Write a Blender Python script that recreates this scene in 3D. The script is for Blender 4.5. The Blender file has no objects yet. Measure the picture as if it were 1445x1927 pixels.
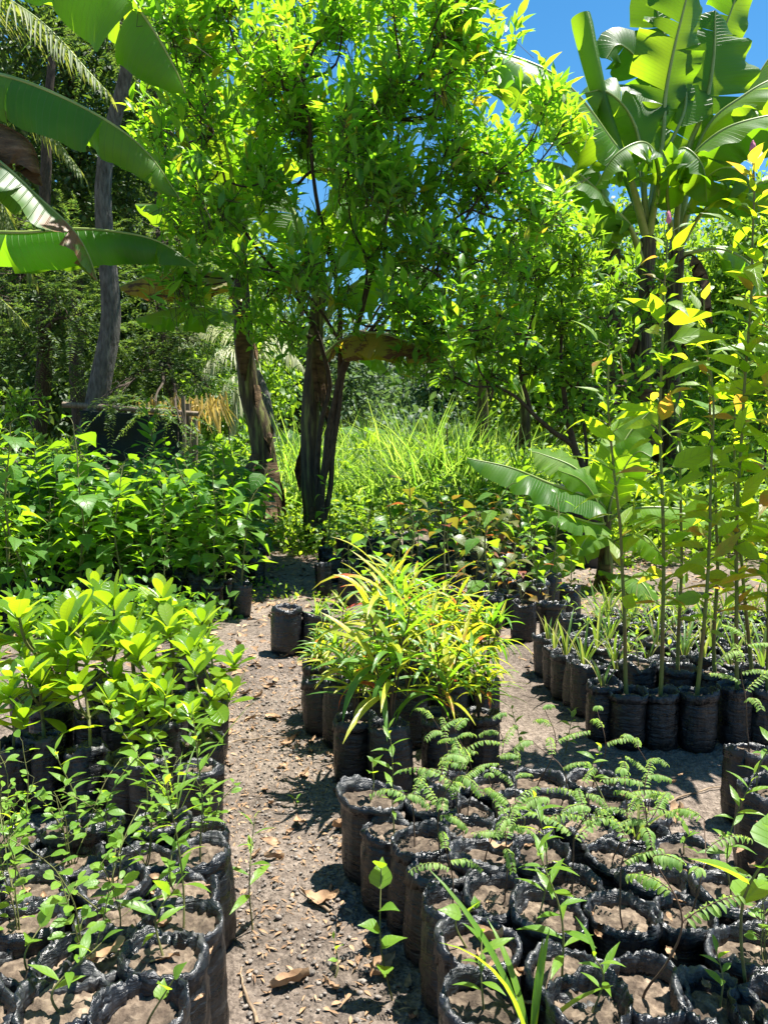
import bpy, math, random
import numpy as np
from mathutils import Vector, noise
R = math.radians
rng = np.random.default_rng(7)
random.seed(7)
S = bpy.context.scene
COL = S.collection

# ------------------------------------------------------------------ camera
F, CX, CY, H, PITCH = 1455.0, 722.5, 963.5, 1.35, R(5.0)
cam = bpy.data.cameras.new('camera')
cam.sensor_fit = 'VERTICAL'; cam.sensor_height = 24.0
cam.lens = F / 1927.0 * 24.0
cam.clip_end = 3000; cam.clip_start = 0.05
camo = bpy.data.objects.new('camera', cam); COL.objects.link(camo)
camo.location = (0, 0, H); camo.rotation_euler = (R(90) - PITCH, 0, 0)
S.camera = camo
# ------------------------------------------------------------------ light
SUN_EL, SUN_AZ = R(72), R(62)          # azimuth measured from +Y (view direction) towards +X
w = bpy.data.worlds.new('World'); S.world = w; w.use_nodes = True
nt = w.node_tree; bg = nt.nodes['Background']
sky = nt.nodes.new('ShaderNodeTexSky'); sky.sky_type = 'NISHITA'; sky.sun_disc = False
sky.sun_elevation = SUN_EL; sky.sun_rotation = SUN_AZ
sky.altitude = 0; sky.air_density = 1.0; sky.dust_density = 0.1; sky.ozone_density = 3.0
hs = nt.nodes.new('ShaderNodeHueSaturation'); hs.inputs['Saturation'].default_value = 1.3
hs.inputs['Hue'].default_value = 0.492
nt.links.new(sky.outputs[0], hs.inputs['Color']); nt.links.new(hs.outputs[0], bg.inputs['Color'])
bg.inputs['Strength'].default_value = 0.062
sl = bpy.data.lights.new('sun', 'SUN'); sl.energy = 5.0; sl.angle = R(0.5); sl.color = (1.0, 0.96, 0.88)
so = bpy.data.objects.new('sun', sl); COL.objects.link(so)
sd = Vector((math.cos(SUN_EL) * math.sin(SUN_AZ), math.cos(SUN_EL) * math.cos(SUN_AZ), math.sin(SUN_EL)))
so.rotation_euler = sd.to_track_quat('Z', 'Y').to_euler(); so.location = (5, 5, 20)
S.view_settings.view_transform = 'Standard'; S.view_settings.look = 'None'
S.view_settings.exposure = 1.55; S.view_settings.gamma = 1.0
S.cycles.max_bounces = 5; S.cycles.transmission_bounces = 3; S.cycles.diffuse_bounces = 1
S.cycles.glossy_bounces = 2; S.cycles.transparent_max_bounces = 4
S.cycles.sample_clamp_indirect = 4.0

def ray(px, py):
    cx, cy = (px - CX) / F, -(py - CY) / F
    return np.array([cx, math.cos(PITCH) + cy * math.sin(PITCH), -math.sin(PITCH) + cy * math.cos(PITCH)])
def at(px, py, Y):
    d = ray(px, py); p = d * (Y / d[1]); p[2] += H; return p
def onz(px, py, z=0.0):
    d = ray(px, py); p = d * ((z - H) / d[2]); p[2] = z; return p
def at_p(L): return [at(*q) for q in L]

# ------------------------------------------------------------------ mesh accumulators
class M:
    def __init__(s): s.V = []; s.F = []; s.U = []; s.n = 0
    def add(s, V, Fc, U=None):
        V = np.asarray(V, float).reshape(-1, 3); Fc = np.asarray(Fc, int).reshape(-1, 4)
        if U is None: U = np.zeros((len(V), 2))
        s.V.append(V); s.F.append(Fc + s.n); s.U.append(np.asarray(U, float).reshape(-1, 2)); s.n += len(V)
        return s
    def mesh(s, name, mat, smooth=True):
        V = np.concatenate(s.V); Fc = np.concatenate(s.F); U = np.concatenate(s.U)
        me = bpy.data.meshes.new(name)
        me.vertices.add(len(V)); me.vertices.foreach_set('co', V.astype(np.float32).ravel())
        me.loops.add(len(Fc) * 4); me.polygons.add(len(Fc))
        me.polygons.foreach_set('loop_start', np.arange(0, len(Fc) * 4, 4, dtype=np.int32))
        me.loops.foreach_set('vertex_index', Fc.astype(np.int32).ravel())
        uv = me.uv_layers.new(name='UVMap')
        uv.data.foreach_set('uv', U[Fc.ravel()].astype(np.float32).ravel())
        if smooth: me.polygons.foreach_set('use_smooth', np.ones(len(Fc), dtype=bool))
        me.materials.append(mat); me.update(calc_edges=True)
        return me

def norm(a): return a / np.maximum(np.linalg.norm(a, axis=-1, keepdims=True), 1e-9)

def leaves(B, D, N, L, W, prof, bend=0.5, fold=0.3, cheap=False, twist=0.0):
    """a batch of blades: base B, direction D, upper side N, lengths L, widths W; prof = half width at each station"""
    B = np.asarray(B, float).reshape(-1, 3); n = len(B)
    D = norm(np.broadcast_to(np.asarray(D, float), (n, 3))); N = np.broadcast_to(np.asarray(N, float), (n, 3))
    Sd = np.cross(D, N); bad = np.linalg.norm(Sd, axis=1) < 1e-3
    Sd[bad] = np.cross(D[bad], [0.3, 0.8, 0.5]); Sd = norm(Sd); N = np.cross(Sd, D)
    L = np.broadcast_to(L, (n,)); W = np.broadcast_to(W, (n,))
    b = np.broadcast_to(bend, (n,)).astype(float); b = np.where(np.abs(b) < 1e-3, 1e-3, b); fo = np.broadcast_to(fold, (n,))
    K = len(prof) - 1; cols = 2 if cheap else 3
    V = np.zeros((n, K + 1, cols, 3)); U = np.zeros((n, K + 1, cols, 2))
    for k in range(K + 1):
        t = k / K; a = b * t
        c = B + (L / b * np.sin(a))[:, None] * D - (L / b * (1 - np.cos(a)))[:, None] * N
        Nk = np.cos(a)[:, None] * N + np.sin(a)[:, None] * D
        h = (prof[k] * W / 2)[:, None]
        tw = twist * t
        S2 = Sd * math.cos(tw) + Nk * math.sin(tw)
        lat = S2 * h * np.cos(fo)[:, None]; up = Nk * h * np.sin(fo)[:, None]
        V[:, k, 0] = c - lat + up; V[:, k, -1] = c + lat + up
        if not cheap: V[:, k, 1] = c; U[:, k, 1] = (0.5, t)
        U[:, k, 0] = (0, t); U[:, k, -1] = (1, t)
    i = np.arange(n)[:, None, None] * (K + 1) * cols
    k = np.arange(K)[None, :, None] * cols; c = np.arange(cols - 1)[None, None, :]
    o = i + k + c
    Fc = np.stack([o, o + 1, o + 1 + cols, o + cols], -1).reshape(-1, 4)
    return V.reshape(-1, 3), Fc, U.reshape(-1, 2)

P_LANCE = [0.06, 0.55, 0.95, 1.0, 0.72, 0.36, 0.02]
P_LEAN = [0.08, 0.85, 1.0, 0.55, 0.03]
P_OVATE = [0.1, 0.85, 1.0, 0.82, 0.5, 0.22, 0.02]
P_OBOV = [0.12, 0.4, 0.68, 0.92, 1.0, 0.82, 0.3]
P_STRAP = [0.5, 0.8, 0.95, 1.0, 0.95, 0.75, 0.45, 0.03]
P_BLADE = [0.8, 1.0, 0.9, 0.6, 0.05]
P_ROUND = [0.15, 0.8, 1.0, 0.85, 0.2]
P_DIA = [0.1, 1.0, 0.1]
P_HEX = [0.1, 1.0, 0.85, 0.1]

def tube(P, r, n=6, close=True):
    P = np.asarray(P, float); m = len(P); r = np.broadcast_to(r, (m,)).astype(float)
    T = np.gradient(P, axis=0); T = norm(T)
    ref = np.array([0.13, 0.31, 0.94]) if abs(T[0][2]) < 0.9 else np.array([0.95, 0.3, 0.1])
    a = norm(np.cross(T, ref)); b = np.cross(T, a)
    th = np.arange(n) / n * 2 * math.pi
    V = P[:, None, :] + r[:, None, None] * (a[:, None, :] * np.cos(th)[None, :, None] + b[:, None, :] * np.sin(th)[None, :, None])
    s = np.concatenate([[0], np.cumsum(np.linalg.norm(np.diff(P, axis=0), axis=1))])
    U = np.stack(np.broadcast_arrays(th[None, :] / 6.283, s[:, None]), -1)
    i = np.arange(m - 1)[:, None] * n; j = np.arange(n)[None, :]; j2 = (j + 1) % n
    Fc = np.stack([i + j, i + j2, i + n + j2, i + n + j], -1).reshape(-1, 4)
    V = V.reshape(-1, 3); U = U.reshape(-1, 2)
    return V, Fc, U

def curve(P, m=24):
    """Catmull-Rom through the points"""
    P = np.asarray(P, float)
    if len(P) == 2: return P[0] + (P[1] - P[0]) * np.linspace(0, 1, m)[:, None]
    Q = np.vstack([2 * P[0] - P[1], P, 2 * P[-1] - P[-2]])
    seg = np.linalg.norm(np.diff(P, axis=0), axis=1); cum = np.concatenate([[0], np.cumsum(seg)])
    out = []
    for x in np.linspace(0, cum[-1] * 0.99999, m):
        i = min(int(np.searchsorted(cum, x, side='right')) - 1, len(P) - 2)
        t = (x - cum[i]) / max(seg[i], 1e-9); p0, p1, p2, p3 = Q[i:i + 4]
        out.append(0.5 * (2 * p1 + (p2 - p0) * t + (2 * p0 - 5 * p1 + 4 * p2 - p3) * t * t + (3 * p1 - p0 - 3 * p2 + p3) * t ** 3))
    return np.array(out)

def wob(P, amp, f=1.5, seed=0):
    P = np.array(P)
    for i, p in enumerate(P):
        P[i] += amp * np.array(noise.noise_vector(Vector((p[0] * f + seed, p[1] * f, p[2] * f))))
    return P

# ------------------------------------------------------------------ materials
def newmat(name):
    m = bpy.data.materials.new(name); m.use_nodes = True
    t = m.node_tree; t.nodes.clear()
    o = t.nodes.new('ShaderNodeOutputMaterial')
    return m, t, o
def nd(t, kind, **kw):
    n = t.nodes.new(kind)
    for k, v in kw.items():
        if hasattr(n, k): setattr(n, k, v)
        else: n.inputs[k.replace('_', ' ')].default_value = v
    return n
def ramp(t, stops, fac):
    r = t.nodes.new('ShaderNodeValToRGB'); e = r.color_ramp.elements
    while len(e) < len(stops): e.new(0.5)
    for el, (p, c) in zip(e, stops): el.position = p; el.color = (*c, 1)
    t.links.new(fac, r.inputs[0]); return r

def leafmat(name, cols, tcols, tmix=0.5, rough=0.42, vein=0.25, freq=9.0, slant=3.0, spec=0.5, bump=0.3, spots=None):
    """cols / tcols: (position, rgb) stops picked per leaf; tcols is the light passed through the blade"""
    m, t, o = newmat(name); L = t.links.new
    g = nd(t, 'ShaderNodeNewGeometry'); uv = nd(t, 'ShaderNodeUVMap')
    sx = nd(t, 'ShaderNodeSeparateXYZ'); L(uv.outputs[0], sx.inputs[0])
    nz = nd(t, 'ShaderNodeTexNoise', Scale=9.0, Detail=3.0)
    add = nd(t, 'ShaderNodeMath', operation='MULTIPLY_ADD'); L(nz.outputs[0], add.inputs[0]); add.inputs[1].default_value = 0.35
    sub = nd(t, 'ShaderNodeMath', operation='SUBTRACT'); L(g.outputs['Random Per Island'], sub.inputs[0]); sub.inputs[1].default_value = 0.17
    L(sub.outputs[0], add.inputs[2])
    c1 = ramp(t, cols, add.outputs[0]); c2 = ramp(t, tcols, add.outputs[0])
    # veins: |u-0.5| and slanted side veins
    au = nd(t, 'ShaderNodeMath', operation='SUBTRACT'); L(sx.outputs[0], au.inputs[0]); au.inputs[1].default_value = 0.5
    ab = nd(t, 'ShaderNodeMath', operation='ABSOLUTE'); L(au.outputs[0], ab.inputs[0])
    ph = nd(t, 'ShaderNodeMath', operation='MULTIPLY_ADD'); L(ab.outputs[0], ph.inputs[0]); ph.inputs[1].default_value = -slant / freq
    L(sx.outputs[1], ph.inputs[2])
    mu = nd(t, 'ShaderNodeMath', operation='MULTIPLY'); L(ph.outputs[0], mu.inputs[0]); mu.inputs[1].default_value = freq * 6.283
    sn = nd(t, 'ShaderNodeMath', operation='SINE'); L(mu.outputs[0], sn.inputs[0])
    sm = nd(t, 'ShaderNodeMapRange', interpolation_type='SMOOTHSTEP'); L(sn.outputs[0], sm.inputs[0]); sm.inputs[1].default_value = 0.75; sm.inputs[2].default_value = 1.0
    mid = nd(t, 'ShaderNodeMapRange'); L(ab.outputs[0], mid.inputs[0]); mid.inputs[1].default_value = 0.05; mid.inputs[2].default_value = 0.015
    mx = nd(t, 'ShaderNodeMath', operation='MAXIMUM'); L(sm.outputs[0], mx.inputs[0]); L(mid.outputs[0], mx.inputs[1])
    vf = nd(t, 'ShaderNodeMath', operation='MULTIPLY'); L(mx.outputs[0], vf.inputs[0]); vf.inputs[1].default_value = vein
    mc = nd(t, 'ShaderNodeMixRGB'); L(vf.outputs[0], mc.inputs[0]); L(c1.outputs[0], mc.inputs[1]); mc.inputs[2].default_value = (0.16, 0.24, 0.05, 1)
    mt = nd(t, 'ShaderNodeMixRGB'); L(vf.outputs[0], mt.inputs[0]); L(c2.outputs[0], mt.inputs[1]); mt.inputs[2].default_value = (0.2, 0.34, 0.03, 1)
    co, ct = mc, mt
    if spots:
        n2 = nd(t, 'ShaderNodeTexNoise', Scale=spots[1], Detail=4.0, Roughness=0.7)
        r2 = nd(t, 'ShaderNodeMapRange'); L(n2.outputs[0], r2.inputs[0]); r2.inputs[1].default_value = spots[2]; r2.inputs[2].default_value = spots[2] + 0.06
        a = nd(t, 'ShaderNodeMixRGB'); L(r2.outputs[0], a.inputs[0]); L(mc.outputs[0], a.inputs[1]); a.inputs[2].default_value = (*spots[0], 1); co = a
        a = nd(t, 'ShaderNodeMixRGB'); L(r2.outputs[0], a.inputs[0]); L(mt.outputs[0], a.inputs[1]); a.inputs[2].default_value = (*spots[0], 1); ct = a
    bp = nd(t, 'ShaderNodeBump', Strength=bump, Distance=0.01); L(mx.outputs[0], bp.inputs['Height'])
    p = nd(t, 'ShaderNodeBsdfPrincipled', Roughness=rough); p.inputs['Specular IOR Level'].default_value = spec
    L(co.outputs[0], p.inputs['Base Color']); L(bp.outputs[0], p.inputs['Normal'])
    tr = nd(t, 'ShaderNodeBsdfTranslucent'); L(ct.outputs[0], tr.inputs[0])
    mi = nd(t, 'ShaderNodeMixShader'); mi.inputs[0].default_value = tmix
    L(p.outputs[0], mi.inputs[1]); L(tr.outputs[0], mi.inputs[2]); L(mi.outputs[0], o.inputs[0])
    return m

def plain(name, stops, scale=8.0, rough=0.8, bump=0.4, dist=0.01, stretch=(1, 1, 1), detail=5.0, spec=0.3, vary=0):
    m, t, o = newmat(name); L = t.links.new
    tc = nd(t, 'ShaderNodeTexCoord'); mp = nd(t, 'ShaderNodeMapping'); mp.inputs['Scale'].default_value = stretch
    L(tc.outputs['Object'], mp.inputs[0])
    nz = nd(t, 'ShaderNodeTexNoise', Scale=scale, Detail=detail, Roughness=0.6); L(mp.outputs[0], nz.inputs[0])
    c = ramp(t, stops, nz.outputs[0])
    if vary:
        oi = nd(t, 'ShaderNodeObjectInfo'); mr = nd(t, 'ShaderNodeMapRange'); L(oi.outputs['Random'], mr.inputs[0]); mr.inputs[3].default_value = 1 - vary; mr.inputs[4].default_value = 1.05
        n3 = nd(t, 'ShaderNodeTexNoise', Scale=11.0, Detail=4.0); L(tc.outputs['Object'], n3.inputs[0]); m3 = nd(t, 'ShaderNodeMapRange'); L(n3.outputs[0], m3.inputs[0]); m3.inputs[1].default_value = .35; m3.inputs[2].default_value = .6; m3.inputs[3].default_value = .55; m3.inputs[4].default_value = 1.05
        mm = nd(t, 'ShaderNodeMath', operation='MULTIPLY'); L(mr.outputs[0], mm.inputs[0]); L(m3.outputs[0], mm.inputs[1])
        vm = nd(t, 'ShaderNodeVectorMath', operation='SCALE'); L(c.outputs[0], vm.inputs[0]); L(mm.outputs[0], vm.inputs['Scale']); c = vm
    bp = nd(t, 'ShaderNodeBump', Strength=bump, Distance=dist); L(nz.outputs[0], bp.inputs['Height'])
    p = nd(t, 'ShaderNodeBsdfPrincipled', Roughness=rough); p.inputs['Specular IOR Level'].default_value = spec
    L(c.outputs[0], p.inputs['Base Color']); L(bp.outputs[0], p.inputs['Normal']); L(p.outputs[0], o.inputs[0])
    return m

G = lambda *a: a
m_shrub = leafmat('pea_shrub_leaf', [(0, (.06, .17, .03)), (.5, (.09, .22, .03)), (.95, (.13, .27, .03)), (1, (.3, .26, .02))],
                  [(0, (.3, .7, .02)), (.5, (.42, .82, .02)), (.95, (.6, .88, .03)), (1, (.8, .65, .03))], .5, .34, vein=.2)
m_shrub2 = leafmat('dense_shrub_leaf', [(0, (.045, .13, .015)), (1, (.09, .2, .02))], [(0, (.3, .62, .02)), (1, (.55, .82, .03))], .42, .42)
m_banana = leafmat('banana_blade', [(0, (.025, .085, .018)), (1, (.05, .13, .02))], [(0, (.28, .6, .01)), (1, (.55, .82, .02))], .46, .42, spec=.3,
                   vein=.3, freq=52, slant=1.5, bump=.45)
m_bananabacklit = leafmat('backlit_banana_blade', [(0, (.06, .16, .02)), (1, (.12, .22, .03))], [(0, (.45, .78, .01)), (1, (.65, .9, .03))], .5, .6, spec=.2, vein=.3, freq=40, slant=1.5, bump=.45)  # brighter copy of the blade, the backlit glow put into its colour
m_bananayel = leafmat('banana_blade_yellowing', [(0, (.12, .13, .02)), (1, (.3, .22, .03))], [(0, (.5, .55, .02)), (1, (.8, .5, .03))], .45, .5,
                   vein=.3, freq=46, slant=1.5, bump=.7, spots=((.14, .06, .02), 3.0, .5))
m_bananatorn = leafmat('banana_blade_browning', [(0, (.03, .1, .02)), (1, (.06, .14, .03))], [(0, (.22, .45, .02)), (1, (.4, .6, .03))], .35, .5,
                   vein=.25, freq=46, slant=1.5, bump=.8, spots=((.24, .13, .05), 3.6, .53))
m_dry = plain('dry_leaf_tissue', [(.3, (.035, .02, .01)), (.6, (.13, .08, .04)), (.8, (.28, .19, .11))], 6, .85, .8, .03, (1, 1, 3))
m_litter = plain('dry_litter_leaf', [(.3, (.14, .08, .045)), (.55, (.32, .2, .11)), (.8, (.48, .35, .23))], 14, .75, .6, .01)
m_celosia = leafmat('celosia_leaf', [(0, (.08, .2, .015)), (.9, (.15, .26, .015)), (1, (.3, .12, .03))], [(0, (.5, .82, .01)), (.8, (.74, .93, .02)), (.95, (.85, .45, .05))], .54, .45,
                   vein=.3, freq=7, slant=2.5, spots=((.5, .18, .06), 5.0, .73))
m_bed = leafmat('mulberry_leaf', [(0, (.045, .14, .02)), (1, (.1, .23, .035))], [(0, (.26, .58, .01)), (1, (.55, .85, .02))], .42, .4, vein=.35, freq=6, slant=2.5, bump=.6, spots=((.3, .25, .05), 7.0, .74))
m_obov = leafmat('glossy_obovate_leaf', [(0, (.07, .17, .012)), (.7, (.11, .23, .015)), (1, (.2, .3, .02))], [(0, (.35, .62, .01)), (1, (.65, .85, .02))], .48, .28, vein=.3, freq=8, slant=2.0, spec=.6, spots=((.22, .13, .04), 10.0, .72))
m_croton = leafmat('croton_leaf', [(0, (.05, .15, .02)), (.42, (.1, .24, .02)), (.56, (.32, .36, .02)), (.9, (.42, .42, .03)), (.96, (.5, .1, .03)), (1, (.4, .06, .06))],
                   [(0, (.2, .5, .02)), (.42, (.4, .72, .02)), (.56, (.7, .8, .03)), (.9, (.85, .82, .03)), (.96, (.9, .2, .05)), (1, (.7, .08, .08))], .42, .4, vein=.3, freq=10, slant=2)
m_seed = leafmat('seedling_leaf', [(0, (.08, .2, .02)), (1, (.17, .32, .03))], [(0, (.4, .7, .02)), (1, (.72, .9, .04))], .45, .42, vein=.3, freq=6, slant=2)
m_feather = leafmat('feathery_leaflet', [(0, (.13, .25, .06)), (1, (.26, .38, .1))], [(0, (.4, .68, .08)), (1, (.65, .85, .14))], .42, .55, vein=.1)
m_blade = leafmat('stiff_blade', [(0, (.04, .11, .02)), (.7, (.1, .2, .03)), (1, (.3, .26, .1))], [(0, (.25, .5, .02)), (1, (.6, .7, .1))], .3, .4, vein=.2, freq=1, slant=0)
m_red = leafmat('bronze_leaf', [(0, (.05, .1, .02)), (.5, (.1, .1, .02)), (.8, (.16, .05, .02)), (1, (.3, .04, .03))], [(0, (.3, .45, .02)), (1, (.6, .12, .04))], .35, .4)
m_grass = leafmat('tall_grass_blade', [(0, (.04, .1, .02)), (1, (.16, .25, .05))], [(0, (.22, .5, .03)), (1, (.6, .8, .1))], .5, .5, vein=.1, freq=1, slant=0)
m_weed = leafmat('weed_leaf', [(0, (.06, .15, .02)), (1, (.14, .25, .03))], [(0, (.35, .6, .02)), (1, (.65, .85, .04))], .45, .5)
m_treeL = leafmat('feathery_tree_leaf', [(0, (.02, .06, .014)), (1, (.065, .13, .025))], [(0, (.12, .28, .03)), (1, (.4, .55, .07))], .3, .5, vein=.05)  # leaf colour darkened to stand in for deep shade on the left
m_treeR = leafmat('broad_tree_leaf', [(0, (.04, .12, .015)), (1, (.1, .2, .025))], [(0, (.3, .55, .02)), (1, (.55, .8, .04))], .45, .42, vein=.1)
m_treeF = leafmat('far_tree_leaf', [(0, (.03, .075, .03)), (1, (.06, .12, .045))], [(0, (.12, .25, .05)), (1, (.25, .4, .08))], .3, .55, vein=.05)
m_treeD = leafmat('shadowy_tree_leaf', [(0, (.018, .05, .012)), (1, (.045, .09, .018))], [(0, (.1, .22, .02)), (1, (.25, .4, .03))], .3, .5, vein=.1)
m_palm = leafmat('palm_leaflet', [(0, (.05, .1, .015)), (1, (.12, .15, .03))], [(0, (.35, .5, .04)), (1, (.6, .62, .1))], .35, .6, vein=.1, freq=1, slant=0)
m_palmdry = leafmat('dry_palm_leaflet', [(0, (.3, .2, .05)), (1, (.5, .38, .14))], [(0, (.8, .5, .06)), (1, (.95, .75, .25))], .45, .6, vein=.1, freq=1, slant=0)
m_palmwhite = leafmat('pale_palm_leaflet', [(0, (.35, .38, .2)), (1, (.55, .55, .35))], [(0, (.6, .65, .3)), (1, (.8, .8, .5))], .35, .5, vein=.1, freq=1, slant=0)
m_bark = plain('grey_bark', [(.3, (.04, .035, .03)), (.55, (.13, .12, .11)), (.8, (.24, .22, .2))], 5, .9, 1, .05, (4, 4, 1))
m_barkdark = plain('dark_branch_bark', [(.3, (.025, .018, .012)), (.7, (.09, .065, .045))], 12, .85, .6, .01, (3, 3, 1))
m_pstem = plain('banana_sheath', [(.35, (.02, .014, .009)), (.5, (.07, .05, .025)), (.6, (.13, .14, .04)), (.8, (.24, .24, .08))], 3.0, .6, .8, .04, (6, 6, .7))
m_petiole = plain('banana_petiole', [(.3, (.16, .24, .04)), (.7, (.3, .36, .1))], 4, .4, .2, .01, (1, 1, 1), spec=.5)
m_stem = plain('green_brown_stem', [(.3, (.09, .08, .03)), (.7, (.18, .2, .06))], 20, .6, .3, .003)
m_stemred = plain('reddish_stem', [(.35, (.16, .09, .035)), (.6, (.14, .2, .04))], 3, .5, .2, .003)
m_stembrown = plain('brown_seedling_stem', [(.3, (.05, .03, .02)), (.7, (.13, .08, .05))], 30, .7, .3, .002)
m_wood = plain('weathered_pole_wood', [(.3, (.1, .07, .05)), (.7, (.3, .24, .18))], 8, .9, .6, .01, (4, 4, .5))
m_net = plain('black_shade_cloth', [(.3, (.008, .014, .013)), (.7, (.014, .024, .022))], 40, .8, .2, .01)
m_drum = plain('black_drum_plastic', [(.3, (.01, .01, .012)), (.7, (.03, .03, .035))], 5, .45, .2, .01)
m_pot_soil = plain('bag_soil', [(.3, (.06, .042, .03)), (.5, (.19, .14, .1)), (.72, (.37, .285, .205))], 45, .95, 1.0, .012, detail=8, vary=.45)
m_stone = plain('stone', [(.3, (.08, .07, .062)), (.5, (.17, .146, .126)), (.72, (.32, .28, .24))], 40, .85, .5, .01)
m_flower = plain('pink_flower_spike', [(.3, (.35, .04, .12)), (.7, (.65, .25, .35))], 60, .7, .8, .01)
m_twig = plain('dry_twig', [(.3, (.12, .08, .05)), (.7, (.35, .26, .17))], 20, .9, .4, .004)

def bagmat():
    m, t, o = newmat('black_polythene'); L = t.links.new
    tc = nd(t, 'ShaderNodeTexCoord'); mp = nd(t, 'ShaderNodeMapping'); mp.inputs['Scale'].default_value = (1, 1, 4.5)
    oi = nd(t, 'ShaderNodeObjectInfo'); L(tc.outputs['Object'], mp.inputs[0])
    sc = nd(t, 'ShaderNodeVectorMath', operation='SCALE'); L(oi.outputs['Random'], sc.inputs['Scale']); sc.inputs[0].default_value = (7, 5, 9); L(sc.outputs[0], mp.inputs['Location'])
    n1 = nd(t, 'ShaderNodeTexNoise', Scale=16.0, Detail=6.0, Roughness=0.6, Distortion=0.6); L(mp.outputs[0], n1.inputs[0])
    v1 = nd(t, 'ShaderNodeTexVoronoi', Scale=34.0); v1.feature = 'F1'; v1.distance = 'MANHATTAN'; L(tc.outputs['Object'], v1.inputs['Vector'])
    mr = nd(t, 'ShaderNodeMapRange'); L(v1.outputs[0], mr.inputs[0]); mr.inputs[2].default_value = .9
    sz = nd(t, 'ShaderNodeSeparateXYZ'); L(tc.outputs['Object'], sz.inputs[0])
    top = nd(t, 'ShaderNodeMapRange'); L(sz.outputs[2], top.inputs[0]); top.inputs[1].default_value = .215; top.inputs[2].default_value = .245; top.inputs[3].default_value = .12; top.inputs[4].default_value = .32
    h = nd(t, 'ShaderNodeMath', operation='MULTIPLY_ADD'); L(mr.outputs[0], h.inputs[0]); L(top.outputs[0], h.inputs[1]); L(n1.outputs[0], h.inputs[2])
    bp = nd(t, 'ShaderNodeBump', Strength=.75, Distance=0.012); L(h.outputs[0], bp.inputs['Height'])
    n2 = nd(t, 'ShaderNodeTexNoise', Scale=7.0, Detail=7.0, Roughness=0.7); L(mp.outputs[0], n2.inputs[0])
    ca = ramp(t, [(.4, (.003, .0035, .0045)), (.58, (.008, .009, .011)), (.76, (.03, .028, .026))], n2.outputs[0])
    cb = ramp(t, [(.38, (.005, .006, .008)), (.55, (.018, .02, .025)), (.72, (.07, .068, .064))], n2.outputs[0])
    c = nd(t, 'ShaderNodeMixRGB'); tf = nd(t, 'ShaderNodeMapRange'); L(top.outputs[0], tf.inputs[0]); tf.inputs[1].default_value = .12; tf.inputs[2].default_value = .32; L(tf.outputs[0], c.inputs[0]); L(ca.outputs[0], c.inputs[1]); L(cb.outputs[0], c.inputs[2])
    rr = nd(t, 'ShaderNodeMapRange'); L(n2.outputs[0], rr.inputs[0]); rr.inputs[1].default_value = .35; rr.inputs[2].default_value = .7; rr.inputs[3].default_value = .2; rr.inputs[4].default_value = .5
    p = nd(t, 'ShaderNodeBsdfPrincipled'); p.inputs['Specular IOR Level'].default_value = .6
    L(c.outputs[0], p.inputs['Base Color']); L(rr.outputs[0], p.inputs['Roughness']); L(bp.outputs[0], p.inputs['Normal']); L(p.outputs[0], o.inputs[0])
    return m
m_bag = bagmat()

def groundmat():
    m, t, o = newmat('trodden_earth'); L = t.links.new
    tc = nd(t, 'ShaderNodeTexCoord')
    n1 = nd(t, 'ShaderNodeTexNoise', Scale=1.6, Detail=4.0, Roughness=.6); L(tc.outputs['Object'], n1.inputs[0])
    n2 = nd(t, 'ShaderNodeTexNoise', Scale=38.0, Detail=9.0, Roughness=.72); L(tc.outputs['Object'], n2.inputs[0])
    v = nd(t, 'ShaderNodeTexVoronoi', Scale=85.0); L(tc.outputs['Object'], v.inputs['Vector'])
    a = ramp(t, [(.3, (.08, .067, .056)), (.5, (.21, .178, .15)), (.7, (.38, .33, .28))], n2.outputs[0])
    b = ramp(t, [(.35, (.62, .58, .56)), (.65, (1.12, 1.05, 1.0))], n1.outputs[0])
    mu = nd(t, 'ShaderNodeMixRGB', blend_type='MULTIPLY'); mu.inputs[0].default_value = 1; L(a.outputs[0], mu.inputs[1]); L(b.outputs[0], mu.inputs[2])
    vc = nd(t, 'ShaderNodeMapRange'); L(v.outputs['Distance'], vc.inputs[0]); vc.inputs[1].default_value = .0; vc.inputs[2].default_value = .7; vc.inputs[3].default_value = 1; vc.inputs[4].default_value = 0
    hh = nd(t, 'ShaderNodeMath', operation='MULTIPLY_ADD'); L(vc.outputs[0], hh.inputs[0]); hh.inputs[1].default_value = .5; L(n2.outputs[0], hh.inputs[2])
    bp = nd(t, 'ShaderNodeBump', Strength=1.0, Distance=.018); L(hh.outputs[0], bp.inputs['Height'])
    p = nd(t, 'ShaderNodeBsdfPrincipled', Roughness=.95); p.inputs['Specular IOR Level'].default_value = .15
    L(mu.outputs[0], p.inputs['Base Color']); L(bp.outputs[0], p.inputs['Normal']); L(p.outputs[0], o.inputs[0])
    return m
m_ground = groundmat()

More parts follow.
